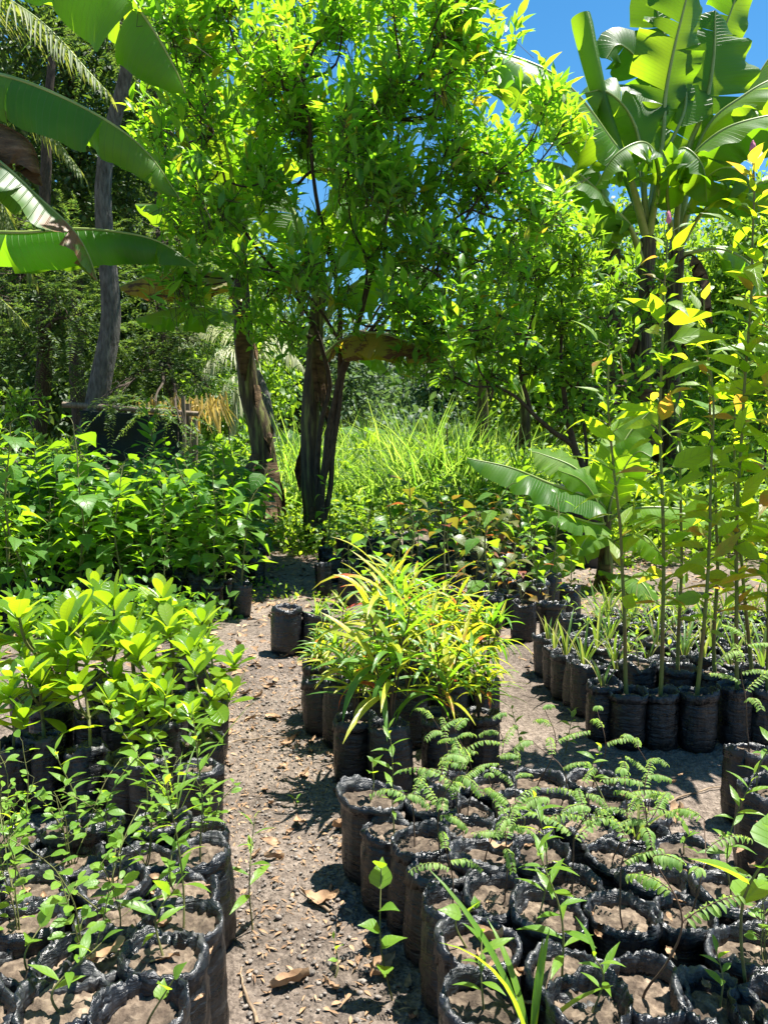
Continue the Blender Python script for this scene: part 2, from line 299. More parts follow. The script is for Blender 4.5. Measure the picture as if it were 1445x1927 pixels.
# ------------------------------------------------------------------ things and parts
def tag(o, label, cat, group=None, kind=None):
    if label: o['label'] = label
    if cat: o['category'] = cat
    if group: o['group'] = group
    if kind: o['kind'] = kind
    return o
def thing(name, label, cat, loc=(0, 0, 0), rz=0.0, group=None, sc=1.0, tilt=(0, 0)):
    o = bpy.data.objects.new(name, None); COL.objects.link(o); o.empty_display_size = .1
    o.location = tuple(loc); o.rotation_euler = (tilt[0], tilt[1], rz); o.scale = (sc, sc, sc)
    return tag(o, label, cat, group)
def part(name, me, parent=None, label=None, loc=None, rz=0, sc=1):
    o = bpy.data.objects.new(name, me); COL.objects.link(o)
    if parent is not None: o.parent = parent
    if loc is not None: o.location = loc
    o.rotation_euler = (0, 0, rz); o.scale = (sc, sc, sc)
    if label: o['label'] = label
    return o
def solo(name, me, label, cat, group=None, kind=None, loc=(0, 0, 0), rot=(0, 0, 0), sc=1):
    o = bpy.data.objects.new(name, me); COL.objects.link(o); o.location = tuple(loc); o.rotation_euler = rot
    o.scale = (sc, sc, sc); return tag(o, label, cat, group, kind)
ORD = ['nearest', 'first', 'second', 'third', 'fourth', 'fifth', 'sixth', 'seventh', 'eighth', 'ninth', 'tenth', 'eleventh', 'twelfth', 'thirteenth', 'fourteenth', 'fifteenth', 'sixteenth', 'seventeenth', 'eighteenth', 'nineteenth', 'twentieth', 'twenty-first', 'twenty-second', 'twenty-third', 'twenty-fourth', 'twenty-fifth', 'twenty-sixth', 'twenty-seventh', 'twenty-eighth', 'twenty-ninth', 'thirtieth']

def gz(x, y):
    """height of the earth"""
    v = noise.fractal(Vector((x * 1.3, y * 1.3, 3.1)), 1.0, 2.0, 3) * .03 + noise.fractal(Vector((x * 7, y * 7, 1.7)), .8, 2.1, 4) * .009
    return v

# ------------------------------------------------------------------ ground, one sheet to the horizon
def make_ground():
    fx = np.arange(-2.2, 2.6, .022); xs = np.concatenate([[-900, -300, -100, -50, -30, -20, -14, -10, -8, -6.5, -5.4, -4.6, -4, -3.5, -3.1, -2.8, -2.6, -2.4], fx, [2.8, 3.1, 3.5, 4, 4.6, 5.4, 6.5, 8, 10, 14, 20, 30, 50, 100, 300, 900]])
    fy = np.concatenate([np.arange(1.2, 5.6, .022), 5.6 * 1.012 ** np.arange(1, 90)])
    ys = np.concatenate([[-60, -10, -3, -1, 0, .6, 1.0], fy, [19, 24, 30, 40, 60, 100, 200, 500, 1500]])
    nx, ny = len(xs), len(ys); V = np.zeros((ny, nx, 3))
    for j, y in enumerate(ys):
        for i, x in enumerate(xs):
            z = gz(x, y) if (abs(x) < 8 and -1 < y < 18) else 0
            if -2.2 < x < 2.6 and 1.2 < y < 5.6:
                c = noise.noise(Vector((x * 26, y * 26, 9))); z += max(0, c) ** 1.5 * .022
                c = noise.noise(Vector((x * 60, y * 60, 2))); z += max(0, c) * .009
            V[j, i] = (x, y, z)
    i = np.arange(ny - 1)[:, None] * nx; j = np.arange(nx - 1)[None, :]
    Fc = np.stack([i + j, i + j + 1, i + nx + j + 1, i + nx + j], -1).reshape(-1, 4)
    me = M().add(V, Fc).mesh('ground', m_ground)
    solo('ground', me, None, None, kind='structure')
make_ground()

# far hill under the sky
def make_hill():
    xs = np.linspace(-900, 900, 60); ys = np.linspace(500, 1100, 16); V = []
    for y in ys:
        for x in xs:
            e = math.sin((y - 500) / 600 * math.pi)
            V.append((x, y, -2 + e * (95 + 45 * noise.noise(Vector((x * .004, y * .004, 0))) + 25 * noise.noise(Vector((x * .015, y * .01, 4))))))
    i = np.arange(15)[:, None] * 60; j = np.arange(59)[None, :]
    Fc = np.stack([i + j, i + j + 1, i + 61 + j, i + 60 + j], -1).reshape(-1, 4)
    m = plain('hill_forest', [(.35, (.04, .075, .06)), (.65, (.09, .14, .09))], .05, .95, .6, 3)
    solo('hills', M().add(V, Fc).mesh('hills', m), None, None, kind='structure')
make_hill()

# ------------------------------------------------------------------ banana plants
def banana_leaf(ctrl, width, parent, mat=None, aL=35, aR=35, up=(0, 0, 1), tears=.25, seed=0, pet=0.12, label=None, wide=.45, curl=0.5, dry=False, tilt=0):
    """ctrl = world points from the crown out to the tip; pet = share of the length that is bare stalk"""
    r = np.random.default_rng(seed); mat = mat or m_banana
    K = 56; P = curve(ctrl, K + 1); T = norm(np.gradient(P, axis=0)); up = np.asarray(up, float)
    Sd = norm(np.cross(T, up)); N = np.cross(Sd, T)
    if tilt:
        a = R(tilt); Sd, N = Sd * math.cos(a) + N * math.sin(a), N * math.cos(a) - Sd * math.sin(a)
    k0 = int(K * pet)
    m = M(); C = 6
    for side, ang in ((-1, aL), (1, aR)):
        k = k0; extra = r.uniform(-6, 6)
        while k < K:
            n = int(r.integers(3, 14)) if r.random() < tears * 2 else int(r.integers(10, 24))
            k1 = min(K, k + n); gk = r.random() < .6; extra = r.uniform(-1, 1) * (44 * tears * 2 + 3) * (1.0 if tears > 0 else 0)
            rows = []; U = []
            for q in range(k, k1 + 1):
                t = (q - k0) / (K - k0)
                prof = min(1, (t / .12 + .12) if t < .12 else 1) * (1 - max(0, (t - wide) / (1 - wide)) ** 2.6) ** .75 if t < 1 else .02
                gapt = (.34 if gk else .1) * tears * ((1 if q == k else 0) + (1 if q == k1 else 0))
                row = []
                p = P[q].copy(); ww = width * max(prof, .02) * (1 + .06 * noise.noise(Vector((q * .4, side, seed))))
                for c in range(C + 1):
                    s = c / C
                    if c:
                        a = R(ang + extra * s) * (curl + (1.3 - curl) * s) + .3 * s * noise.noise(Vector((q * .28, side * 3.0, seed * 1.7))) * 2 + .05 * math.sin(q * .9 + seed) * s
                        d = side * Sd[q] * math.cos(a) - N[q] * math.sin(a)
                        d = d + T[q] * (.28 - gapt * s * (1 if q == k1 else -1) * 2)
                        p = p + d * ww / C
                    row.append(p); U.append((.5 + side * .5 * s, t))
                rows.append(row)
            V = np.array(rows).reshape(-1, 3); h = k1 - k
            i = np.arange(h)[:, None] * (C + 1); j = np.arange(C)[None, :]
            m.add(V, np.stack([i + j, i + j + 1, i + C + 2 + j, i + C + 1 + j], -1).reshape(-1, 4), U)
            k = k1
    lf = part('leaf', m.mesh('banana_leaf', mat), parent, label)
    rr = np.linspace(width * .085, width * .012, K + 1); rr[:k0 + 1] *= np.linspace(1.35, 1, k0 + 1)
    part('midrib', M().add(*tube(P, rr, 7)).mesh('midrib', m_dry if dry else m_petiole), lf)
    return lf

def pseudostem(P, r0, r1, parent, flaps=5, seed=0, drape=1.0):
    r = np.random.default_rng(seed)
    r0 *= .8; Q = wob(curve(P, 30), .02, 3, seed); rad = np.linspace(r0, r1, 30)
    V, Fc, U = tube(Q, rad, 20)
    V = V.reshape(30, 20, 3)
    for i in range(30):
        for j in range(20):
            d = V[i, j] - Q[i]; V[i, j] = Q[i] + d * (1 + .16 * noise.noise(Vector((j * .9, i * .22, seed))) + .07 * math.sin(j * 2.5 + i * .2))
    part('trunk', M().add(V, Fc, U).mesh('trunk', m_pstem), parent)
    # dry sheaths hanging from the trunk
    for f in range(flaps):
        i = int(r.integers(5, 27)); th = r.uniform(0, 6.28); top = Q[i]; R0 = rad[i]
        L = r.uniform(.35, .8) * drape; W = r.uniform(.7, 1.4); rows = []
        for a in range(9):
            s = a / 8
            for b in range(9):
                t2 = th + (b / 8 - .5) * W * (1.2 - .8 * s ** 2)
                rr = R0 * (1.05 + 1.0 * s * math.sin(s * 2.2 + f) ** 2 + .45 * s * noise.noise(Vector((b * .8, a * .7, seed + f * 3))) + .6 * s)
                rows.append(top + np.array([math.cos(t2) * rr, math.sin(t2) * rr, -L * s * (1 + .45 * noise.noise(Vector((b * .7, 3.0, f + seed))))]))
        ii = np.arange(8)[:, None] * 9; jj = np.arange(8)[None, :]
        part('dry_sheath', M().add(rows, np.stack([ii + jj, ii + jj + 1, ii + 10 + jj, ii + 9 + jj], -1).reshape(-1, 4)).mesh('dry_sheath', m_dry), parent)

def fan(base, n, L, parent, width=.28, seed=0, el=(35, 80), face=None, pet=.2):
    """extra leaves radiating from a crown"""
    r = np.random.default_rng(seed)
    for i in range(n):
        az = i * 2.4 + r.uniform(-.3, .3); e = R(r.uniform(*el)); ln = L * r.uniform(.8, 1.15)
        h = np.array([math.cos(az), math.sin(az), 0]); z = np.array([0, 0, 1.0])
        p1 = base + (h * math.cos(e) + z * math.sin(e)) * ln * .45
        p2 = p1 + (h * math.cos(e - .8) + z * math.sin(e - .8)) * ln * .3
        p3 = p2 + (h * math.cos(e - 1.7) + z * math.sin(e - 1.7)) * ln * .25
        banana_leaf([base, p1, p2, p3], width * ln / L, parent, seed=seed * 10 + i, aL=30, aR=30, tears=.3, pet=pet)

# A: off-frame plant on the left whose leaves reach in
bx = at(-330, 900, 8.0); bx[2] = 0
b = thing('banana_plant', 'banana plant at the far left edge, its broad drooping leaves reaching in', 'banana plant', bx, group='banana plants')
def loc(b, pts): return [np.array(q) - np.array(b.location) for q in pts]
pseudostem(loc(b, [at(-330, 920, 8.0) * [1, 1, 0], at(-310, 600, 8.0), at(-290, 300, 8.0)]), .17, .12, b, seed=3)
banana_leaf(loc(b, at_p([(-290, 300, 8.0), (-60, -60, 7.6), (110, -110, 7.3), (215, -40, 7.2), (285, 50, 7.2), (330, 130, 7.3), (349, 175, 7.4)])), .62, b, aL=60, aR=66, seed=1, tears=.4, pet=.42, up=(.2, -.3, 1), label='upper pale leaf bending down to the bush')
banana_leaf(loc(b, at_p([(-290, 300, 8.0), (-200, 160, 7.6), (-80, 132, 7.3), (20, 146, 7.2), (120, 184, 7.1), (215, 236, 7.1), (280, 290, 7.2), (338, 372, 7.3)])), .44, b, aL=48, aR=74, seed=2, tears=.4, pet=.12, label='long dark green leaf with a rippled hanging blade')
banana_leaf(loc(b, at_p([(-290, 300, 8.0), (-160, 225, 7.2), (-60, 262, 7.0), (10, 312, 6.9), (75, 372, 6.9), (135, 428, 6.9), (165, 475, 6.95), (184, 528, 7.0)])), .36, b, m_bananatorn, aL=40, aR=66, seed=5, tears=.8, pet=.15, label='torn leaf with brown dried patches and tip')
banana_leaf(loc(b, at_p([(-290, 300, 8.0), (-170, 400, 7.9), (-60, 432, 7.8), (40, 438, 7.7), (140, 431, 7.6), (225, 437, 7.6), (300, 455, 7.6), (370, 500, 7.6)])), .42, b, aL=44, aR=76, seed=6, tears=.4, pet=.1)
banana_leaf(loc(b, at_p([(-290, 300, 8.0), (-180, 215, 7.4), (-80, 210, 7.3), (10, 238, 7.2), (62, 276, 7.2), (80, 350, 7.25)])), .42, b, m_dry, aL=55, aR=60, seed=7, tears=.5, pet=.2, dry=True, label='withered brown leaf')

# B, C: two plants in the middle
def ground_at(px, Y): p = at(px, 900, Y); p[2] = 0; return p
b = thing('banana_plant', 'banana plant with flaring dry brown sheaths beside the leafy seedling bed', 'banana plant', ground_at(508, 10.9), group='banana plants')
g = ground_at(508, 10.9)
pseudostem(loc(b, [g, at(497, 850, 10.9), at(468, 720, 10.9), at(457, 600, 10.9), at(452, 480, 10.9)]), .25, .09, b, flaps=9, seed=11, drape=1.3)
cb = at(454, 520, 10.9)
for i, (pts, wd, kw) in enumerate([
    ([(454, 540, 10.9), (437, 450, 10.6), (390, 405, 10.2), (325, 388, 9.9), (255, 384, 9.8)], .38, dict(aR=60, aL=45, pet=.25)),
    ([(454, 560, 10.9), (420, 520, 10.4), (350, 512, 10.0), (280, 520, 9.8), (225, 540, 9.7)], .4, dict(mat=m_bananayel, aR=70, aL=60, tears=.4, label='yellowing leaf')),
    ([(454, 600, 10.9), (400, 582, 10.4), (330, 580, 10.0), (255, 600, 9.8)], .36, dict(aR=50, aL=40)),
    ([(454, 520, 10.9), (445, 380, 10.7), (420, 250, 10.3), (380, 150, 9.9), (330, 90, 9.6)], .5, dict(aR=40, aL=40, pet=.25)),
    ([(454, 520, 10.9), (470, 380, 10.9), (520, 300, 10.9), (600, 290, 10.8), (680, 350, 10.7)], .45, dict(aR=50, aL=45, pet=.25)),
    ([(454, 520, 10.9), (462, 340, 11.2), (470, 200, 11.5), (500, 60, 11.6)], .45, dict(aR=25, aL=25, pet=.2, up=(0, -1, .3))),
]): banana_leaf(loc(b, at_p(pts)), wd, b, seed=20 + i, **kw)
b = thing('banana_plant', 'banana plant whose trunk rises beside the stems of the tall bush', 'banana plant', ground_at(592, 10.1), group='banana plants')
g = ground_at(592, 10.1)
pseudostem(loc(b, [g, at(586, 900, 10.1), at(585, 760, 10.1), at(592, 660, 10.1), at(600, 560, 10.1)]), .18, .085, b, flaps=6, seed=13)
for i, (pts, wd, kw) in enumerate([
    ([(598, 600, 10.1), (590, 470, 9.9), (620, 385, 9.6), (680, 378, 9.4), (730, 440, 9.3)], .42, dict(aR=55, aL=50, pet=.3)),
    ([(600, 610, 10.1), (660, 540, 10.2), (740, 505, 10.4), (820, 540, 10.6), (880, 600, 10.8)], .36, dict(aR=45, aL=45, pet=.3)),
    ([(600, 680, 10.1), (645, 640, 9.3), (700, 626, 8.7), (765, 642, 8.2), (830, 672, 8.1)], .34, dict(mat=m_bananayel, aR=66, aL=60, tears=.5, pet=.2, label='drooping yellow and brown leaf')),
    ([(598, 580, 10.1), (560, 420, 10.4), (520, 330, 10.6), (470, 260, 10.8), (410, 240, 11)], .48, dict(aR=40, aL=40, pet=.25)),
    ([(598, 590, 10.1), (540, 500, 9.8), (500, 480, 9.6), (455, 520, 9.4)], .32, dict(aR=50, aL=50, pet=.3)),
    ([(598, 580, 10.1), (620, 400, 10.4), (660, 260, 10.6), (730, 170, 10.7), (800, 150, 10.8)], .48, dict(aR=40, aL=40, pet=.25)),
    ([(600, 600, 10.1), (640, 470, 10.6), (700, 390, 10.8), (760, 380, 10.9), (820, 430, 10.9)], .5, dict(aR=55, aL=55, pet=.25, tears=.35)),
    ([(600, 610, 10.1), (650, 560, 10.6), (710, 500, 10.9), (770, 490, 11), (830, 520, 11)], .45, dict(aR=60, aL=60, pet=.25, tears=.35)),
    ([(600, 690, 10.1), (650, 640, 10.4), (700, 660, 10.6), (735, 705, 10.6)], .26, dict(aR=50, aL=50, pet=.3)),
]): banana_leaf(loc(b, at_p(pts)), wd, b, seed=40 + i, **kw)

# D, E, F: the tall clump on the right
def rolled(pts, r0, r1, parent):
    P = curve(at_p(pts), 26); rad = np.linspace(r0, r1, 26); rad[-1] *= .92
    V, Fc, U = tube(P, rad, 15); V = V.reshape(26, 15, 3)
    Fc = Fc.reshape(25, 15, 4)[:, :13].reshape(-1, 4)  # a slit down the side
    V = V - np.array(parent.location)
    part('rolled_leaf', M().add(V, Fc, U).mesh('rolled_leaf', m_banana), parent)
b = thing('banana_plant', 'tallest banana plant on the right, crowned by an upright rolled new leaf', 'banana plant', ground_at(1205, 12.2), group='banana plants')
g = ground_at(1205, 12.2)
pseudostem(loc(b, [g, at(1205, 850, 12.2), at(1205, 700, 12.2), at(1212, 560, 12.2), at(1218, 450, 12.2)]), .2, .12, b, flaps=12, seed=15)
rolled([(1215, 440, 12.2), (1165, 290, 12.0), (1133, 200, 11.9), (1112, 120, 11.8), (1092, 32, 11.8)], .04, .155, b)
for i, (pts, wd, kw) in enumerate([
    ([(1218, 450, 12.2), (1232, 300, 12.5), (1236, 190, 12.7), (1205, 120, 12.7), (1164, 84, 12.6), (1140, 110, 12.5)], .55, dict(aR=20, aL=20, pet=.45, up=(-.2, -1, .2))),
    ([(1216, 440, 12.2), (1206, 290, 12.0), (1184, 215, 11.9), (1140, 172, 11.8), (1100, 175, 11.7)], .62, dict(aR=35, aL=35, pet=.4, up=(-.5, -.8, .6), tears=.15)),
    ([(1214, 440, 12.2), (1178, 315, 11.7), (1139, 252, 11.4), (1086, 180, 11.2), (1023, 130, 11.1), (930, 98, 11.2), (880, 110, 11.3)], .72, dict(aR=62, aL=64, pet=.25, tears=.1)),
    ([(1208, 500, 12.2), (1186, 430, 11.6), (1148, 388, 11.3), (1112, 348, 11.1), (1068, 314, 11.0), (1010, 300, 11.0)], .6, dict(aR=72, aL=60, pet=.35, tears=.1)),
    ([(1222, 440, 12.2), (1246, 268, 12.0), (1252, 178, 12.0), (1268, 90, 11.9), (1290, 0, 11.8), (1310, -90, 11.8)], .62, dict(aR=28, aL=20, pet=.38, up=(.3, -1, .1), tears=.3)),
    ([(1222, 440, 12.2), (1250, 300, 12.0), (1290, 180, 12.2), (1240, 40, 12.4), (1225, -60, 12.4)], .5, dict(aR=30, aL=30, pet=.4, up=(.2, -1, .1), tears=.3)),
    ([(1210, 470, 12.2), (1175, 420, 11.9), (1150, 400, 11.7), (1135, 430, 11.6), (1128, 480, 11.6)], .42, dict(aR=65, aL=65, pet=.3, tears=.5)),
    ([(1220, 440, 12.2), (1200, 300, 12.8), (1170, 200, 13.0), (1110, 150, 13.1)], .6, dict(aR=45, aL=45, pet=.3, tears=.35)),
    ([(1220, 440, 12.2), (1240, 330, 11.6), (1215, 270, 11.3), (1160, 290, 11.1), (1120, 350, 11.1)], .55, dict(aR=60, aL=60, pet=.3, tears=.35)),
    ([(1210, 520, 12.2), (1165, 480, 12.4), (1130, 490, 12.5), (1122, 560, 12.5)], .4, dict(aR=65, aL=65, pet=.3, tears=.5)),
]): banana_leaf(loc(b, at_p(pts)), wd * .92, b, seed=60 + i, **{**kw, 'tears': kw.get('tears', .25) + .15})
b = thing('banana_plant', 'right-hand banana plant with wide overlapping leaves reaching past the frame', 'banana plant', ground_at(1262, 12.6), group='banana plants')
g = ground_at(1262, 12.6)
pseudostem(loc(b, [g, at(1262, 850, 12.6), at(1262, 700, 12.6), at(1268, 560, 12.6), at(1272, 470, 12.6)]), .2, .12, b, flaps=6, seed=17)
for i, (pts, wd, kw) in enumerate([
    ([(1268, 480, 12.6), (1290, 300, 12.5), (1326, 200, 12.4), (1342, 110, 12.4), (1345, 20, 12.5)], .95, dict(aR=12, aL=12, pet=.28, up=(.1, -1, .25), tears=.12, label='broad leaf lit through from behind')),
    ([(1268, 470, 12.6), (1285, 330, 12.0), (1345, 255, 11.6), (1430, 222, 11.4), (1520, 215, 11.3), (1620, 230, 11.3)], .62, dict(aR=50, aL=66, pet=.2, tears=.1)),
    ([(1268, 470, 12.6), (1320, 260, 12.4), (1400, 180, 12.2), (1480, 140, 12.2), (1560, 130, 12.2)], .75, dict(aR=45, aL=55, pet=.25, tears=.2)),
    ([(1270, 480, 12.6), (1325, 395, 12.0), (1390, 355, 11.8), (1470, 340, 11.7), (1560, 360, 11.7)], .5, dict(aR=40, aL=62, pet=.25, tears=.3)),
    ([(1270, 480, 12.6), (1300, 280, 12.8), (1340, 120, 12.9), (1375, 20, 12.9), (1400, -40, 12.8), (1440, -20, 12.7)], .55, dict(aR=45, aL=55, pet=.4, up=(.3, -1, .4), tears=.5)),
    ([(1270, 480, 12.6), (1330, 300, 13.0), (1420, 150, 13.2), (1480, 60, 13.3)], .6, dict(aR=30, aL=30, pet=.3, tears=.3)),
    ([(1270, 480, 12.6), (1300, 380, 11.9), (1350, 320, 11.5), (1400, 330, 11.3), (1430, 400, 11.3)], .55, dict(aR=60, aL=60, pet=.3, tears=.4)),
    ([(1270, 480, 12.6), (1255, 350, 11.8), (1280, 280, 11.5), (1320, 310, 11.3), (1330, 380, 11.3)], .5, dict(aR=60, aL=60, pet=.3, tears=.4)),
    ([(1270, 480, 12.6), (1360, 470, 12.4), (1430, 520, 12.2), (1450, 620, 12.1)], .4, dict(aR=60, aL=60, pet=.25, tears=.5)),
    ([(1270, 500, 12.6), (1300, 480, 12.2), (1330, 520, 12.0), (1340, 610, 12.0)], .22, dict(mat=m_dry, aR=70, aL=70, pet=.3, tears=.8, dry=True)),
]): banana_leaf(loc(b, at_p(pts)), wd * .92, b, seed=80 + i, **{**kw, 'tears': kw.get('tears', .25) + .15})
b = thing('banana_plant', 'slim banana plant left of the right-hand clump with short hanging leaves', 'banana plant', ground_at(1155, 12.4), group='banana plants')
g = ground_at(1155, 12.4)
pseudostem(loc(b, [g, at(1155, 850, 12.4), at(1155, 700, 12.4), at(1156, 560, 12.4), at(1154, 470, 12.4)]), .14, .1, b, flaps=4, seed=19)
for i, (pts, wd, kw) in enumerate([
    ([(1154, 480, 12.4), (1140, 420, 12.2), (1115, 410, 12.1), (1095, 450, 12.1)], .36, dict(aR=60, aL=60, pet=.25, tears=.5)),
    ([(1154, 480, 12.4), (1172, 400, 12.5), (1210, 380, 12.6), (1240, 420, 12.6)], .34, dict(aR=60, aL=60, pet=.25, tears=.4)),
    ([(1154, 480, 12.4), (1130, 340, 12.7), (1100, 260, 12.9), (1060, 230, 13.1)], .45, dict(aR=30, aL=30, pet=.25, tears=.4)),
]): banana_leaf(loc(b, at_p(pts)), wd, b, seed=100 + i, **kw)

# G: young banana beyond the right bed
b = thing('young_banana_plant', 'young banana plant with a wide dark leaf held level, beyond the right bags', 'banana plant', ground_at(1138, 7.3), group='young banana plants')
g = ground_at(1138, 7.3)
pseudostem(loc(b, [g, at(1138, 1080, 7.3), at(1136, 1010, 7.3), at(1140, 950, 7.3)]), .1, .05, b, flaps=3, seed=23, drape=.4)
for i, (pts, wd, kw) in enumerate([
    ([(1140, 960, 7.3), (1115, 938, 7.1), (1040, 912, 6.9), (960, 880, 6.8), (878, 862, 6.8)], .27, dict(aR=46, aL=32, pet=.08, tears=0, wide=.3, up=(-.3, -.25, .95), tilt=14)),
    ([(1140, 970, 7.3), (1120, 925, 7.4), (1080, 880, 7.5), (1020, 855, 7.6), (1000, 850, 7.6)], .25, dict(aR=15, aL=15, pet=.1, tears=.05, up=(.3, -.7, .8))),
    ([(1140, 985, 7.3), (1115, 985, 7.0), (1060, 968, 6.8), (1005, 956, 6.7)], .2, dict(aR=45, aL=40, pet=.1, tears=.1, up=(-.2, -.3, 1))),
    ([(1142, 950, 7.3), (1150, 890, 7.3), (1180, 820, 7.4), (1218, 778, 7.5), (1236, 760, 7.5)], .2, dict(aR=12, aL=12, pet=.1, tears=.15, up=(0, -1, .2))),
    ([(1142, 960, 7.3), (1165, 900, 7.2), (1195, 860, 7.1), (1222, 850, 7.1)], .2, dict(aR=20, aL=20, pet=.15, tears=.1, up=(0, -1, .4))),
    ([(1142, 980, 7.3), (1180, 960, 7.1), (1240, 955, 7.0), (1320, 965, 7.0), (1380, 985, 7.0)], .22, dict(aR=50, aL=30, pet=.12, tears=.1)),
    ([(1140, 1020, 7.3), (1110, 1010, 7.0), (1060, 1040, 6.8), (1000, 1080, 6.6)], .2, dict(aR=40, aL=45, pet=.15, tears=.05, up=(0, -.6, .8))),
    ([(1142, 1030, 7.3), (1175, 1010, 7.0), (1215, 1010, 6.8), (1255, 1060, 6.7)], .18, dict(aR=45, aL=45, pet=.2, tears=.1, up=(0, -.3, 1))),
    ([(1140, 1000, 7.3), (1150, 940, 7.2), (1175, 880, 7.1), (1200, 850, 7.0), (1225, 860, 6.9)], .2, dict(aR=25, aL=25, pet=.2, tears=.1, up=(0, -1, .4))),
    ([(1140, 1010, 7.3), (1125, 950, 7.1), (1095, 905, 7.0), (1050, 885, 6.9)], .17, dict(aR=25, aL=25, pet=.2, tears=.05, up=(0, -.8, .6))),
    ([(1142, 1090, 7.3), (1170, 1082, 6.9), (1210, 1100, 6.6), (1240, 1160, 6.4)], .17, dict(aR=25, aL=25, pet=.1, tears=.05, up=(.3, -.8, .6), label='pale blotched leaf hanging low')),
    ([(1140, 1000, 7.3), (1128, 1000, 7.0), (1105, 1010, 6.8), (1085, 1045, 6.7)], .16, dict(aR=40, aL=40, pet=.1, tears=0, up=(0, -.4, 1))),
]): banana_leaf(loc(b, at_p(pts)), wd, b, m_banana if i == 0 else m_bananabacklit, seed=120 + i, **kw)

# small bananas out in the grass
for i, (px, Y, n, L, lab) in enumerate([
    (905, 15.5, 8, 1.7, 'banana plant with a bare brown trunk at the right end of the grass'),
    (540, 17, 7, 1.3, 'small banana plant between the two middle banana trunks'),
    (690, 19, 7, 1.4, 'small banana plant with upright leaves standing deep in the tall grass'),
    (985, 16.5, 7, 1.5, 'thin banana plant between the grass and the right-hand shrub'),
    (415, 15, 6, 1.1, 'small banana plant behind the wooden poles'),
    (780, 22, 7, 1.2, 'bushy young banana at the back of the grass')]):
    g = ground_at(px, Y); b = thing('banana_plant', lab, 'banana plant', g, group='banana plants in the background')
    hh = [2.6, .8, .9, 2.2, .8, .9][i]
    pseudostem([np.zeros(3), np.array([.03, 0, hh * .5]), np.array([0, 0, hh])], .17, .1, b, flaps=4, seed=30 + i)
    fan(np.array([0, 0, hh]), n, L, b, .24, seed=30 + i, el=(45, 85) if i else (20, 75))

# ------------------------------------------------------------------ shrubs and trees
def in_lobe(r, n, shell=.45):
    v = norm(r.normal(size=(n, 3))); return v * (r.random(n) ** shell)[:, None]
def shrub(name, label, cat, base, limbs, lobes, mleaf, mbark, leafL, leafW, tipd=1.0, group=None, per=7, seed=0, prof=P_LANCE, twig=.45, radius=.045, bend=.5, lift=.35, spr=1.0):
    """limbs: world curves; lobes: (px, py, Y, rx, ry, rY, tips); leaves sit along twigs that end inside the lobes"""
    r = np.random.default_rng(seed); t = thing(name, label, cat, base, group=group); b0 = np.asarray(base, float)
    W = M(); nodes = []; nr = []
    for li, (pts, r0, r1) in enumerate(limbs):
        c = wob(curve(pts, 26), .05, 1.7, seed + li); rad = np.linspace(r0, r1, 26)
        W.add(*tube(c - b0, rad, 8)); nodes.append(c[6:]); nr.append(rad[6:])
    nodes = np.concatenate(nodes); nr = np.concatenate(nr)
    B, D, N, LL = [], [], [], []; hubs = []
    for (px, py, Y, rx, ry, rY, n) in lobes:
        c = at(px, py, Y); s = Y / F
        hub = c + np.array([0, 0, -.25 * ry * s])
        j = np.argmin(((nodes - hub) ** 2).sum(1) + np.maximum(0, nodes[:, 2] - hub[2]) * 3)
        q0 = nodes[j]; mid = (q0 + hub) / 2 + np.array([0, 0, -.1]) + r.normal(size=3) * .08
        cc = wob(curve([q0, mid, hub], 10), .05, 2, seed); W.add(*tube(cc - b0, np.linspace(min(nr[j], radius * .5), radius * .22, 10), 5))
        sub = list(cc[4:])
        tips = c + in_lobe(r, int(n * tipd)) * np.array([rx * s, rY, ry * s])
        # second-order boughs
        for q in range(max(3, int(n * tipd) // 22)):
            e = c + in_lobe(r, 1)[0] * .6 * np.array([rx * s, rY, ry * s])
            bb = wob(curve([hub, (hub + e) / 2 + r.normal(size=3) * .06, e], 8), .06, 2, q); W.add(*tube(bb - b0, np.linspace(radius * .2, radius * .1, 8), 4)); sub += list(bb[2:])
        sub = np.array(sub)
        for p in tips:
            out = p - c; out[2] += abs(out[2]) * .3; out = out / max(np.linalg.norm(out), 1e-6)
            d = out * spr + np.array([0, 0, lift]) + r.normal(size=3) * .35; d /= np.linalg.norm(d)
            tl = twig * r.uniform(.6, 1.2); st = p - d * tl
            dd = ((sub - st) ** 2).sum(1); k = int(np.argmin(dd))
            if dd[k] < 1.2 and r.random() < .6: W.add(*tube(np.array([sub[k], (sub[k] + st) / 2 + [0, 0, -.03], st]) - b0, [radius * .12, radius * .09, radius * .07], 3))
            W.add(*tube(np.array([st, st + d * tl * .5, p]) - b0, [radius * .07, radius * .05, radius * .02], 3))
            for m_ in range(per):
                f = (m_ + .6) / per; az = r.uniform(0, 6.28)
                a = np.cross(d, [.2, .3, 1]); a /= np.linalg.norm(a); c2 = np.cross(d, a)
                side = a * math.cos(az) + c2 * math.sin(az); el = .35 + .5 * f
                ld = side * (1 - el * .6) + d * el + np.array([0, 0, .12]) + r.normal(size=3) * .15
                B.append(st + d * tl * (.2 + .8 * f) + side * .015); D.append(ld)
                N.append(np.array([0, 0, 1]) + side * -.3 + r.normal(size=3) * .45); LL.append(leafL * r.uniform(.45, 1.2))
    B = np.array(B); D = np.array(D); N = np.array(N); LL = np.array(LL)
    part('branches', W.mesh('branches', mbark), t)
    part('crown', M().add(*leaves(B - b0, D, N, LL, LL / leafL * leafW, prof, r.uniform(.1, bend * 1.6, len(B)), .3)).mesh('crown', mleaf), t)
    return t

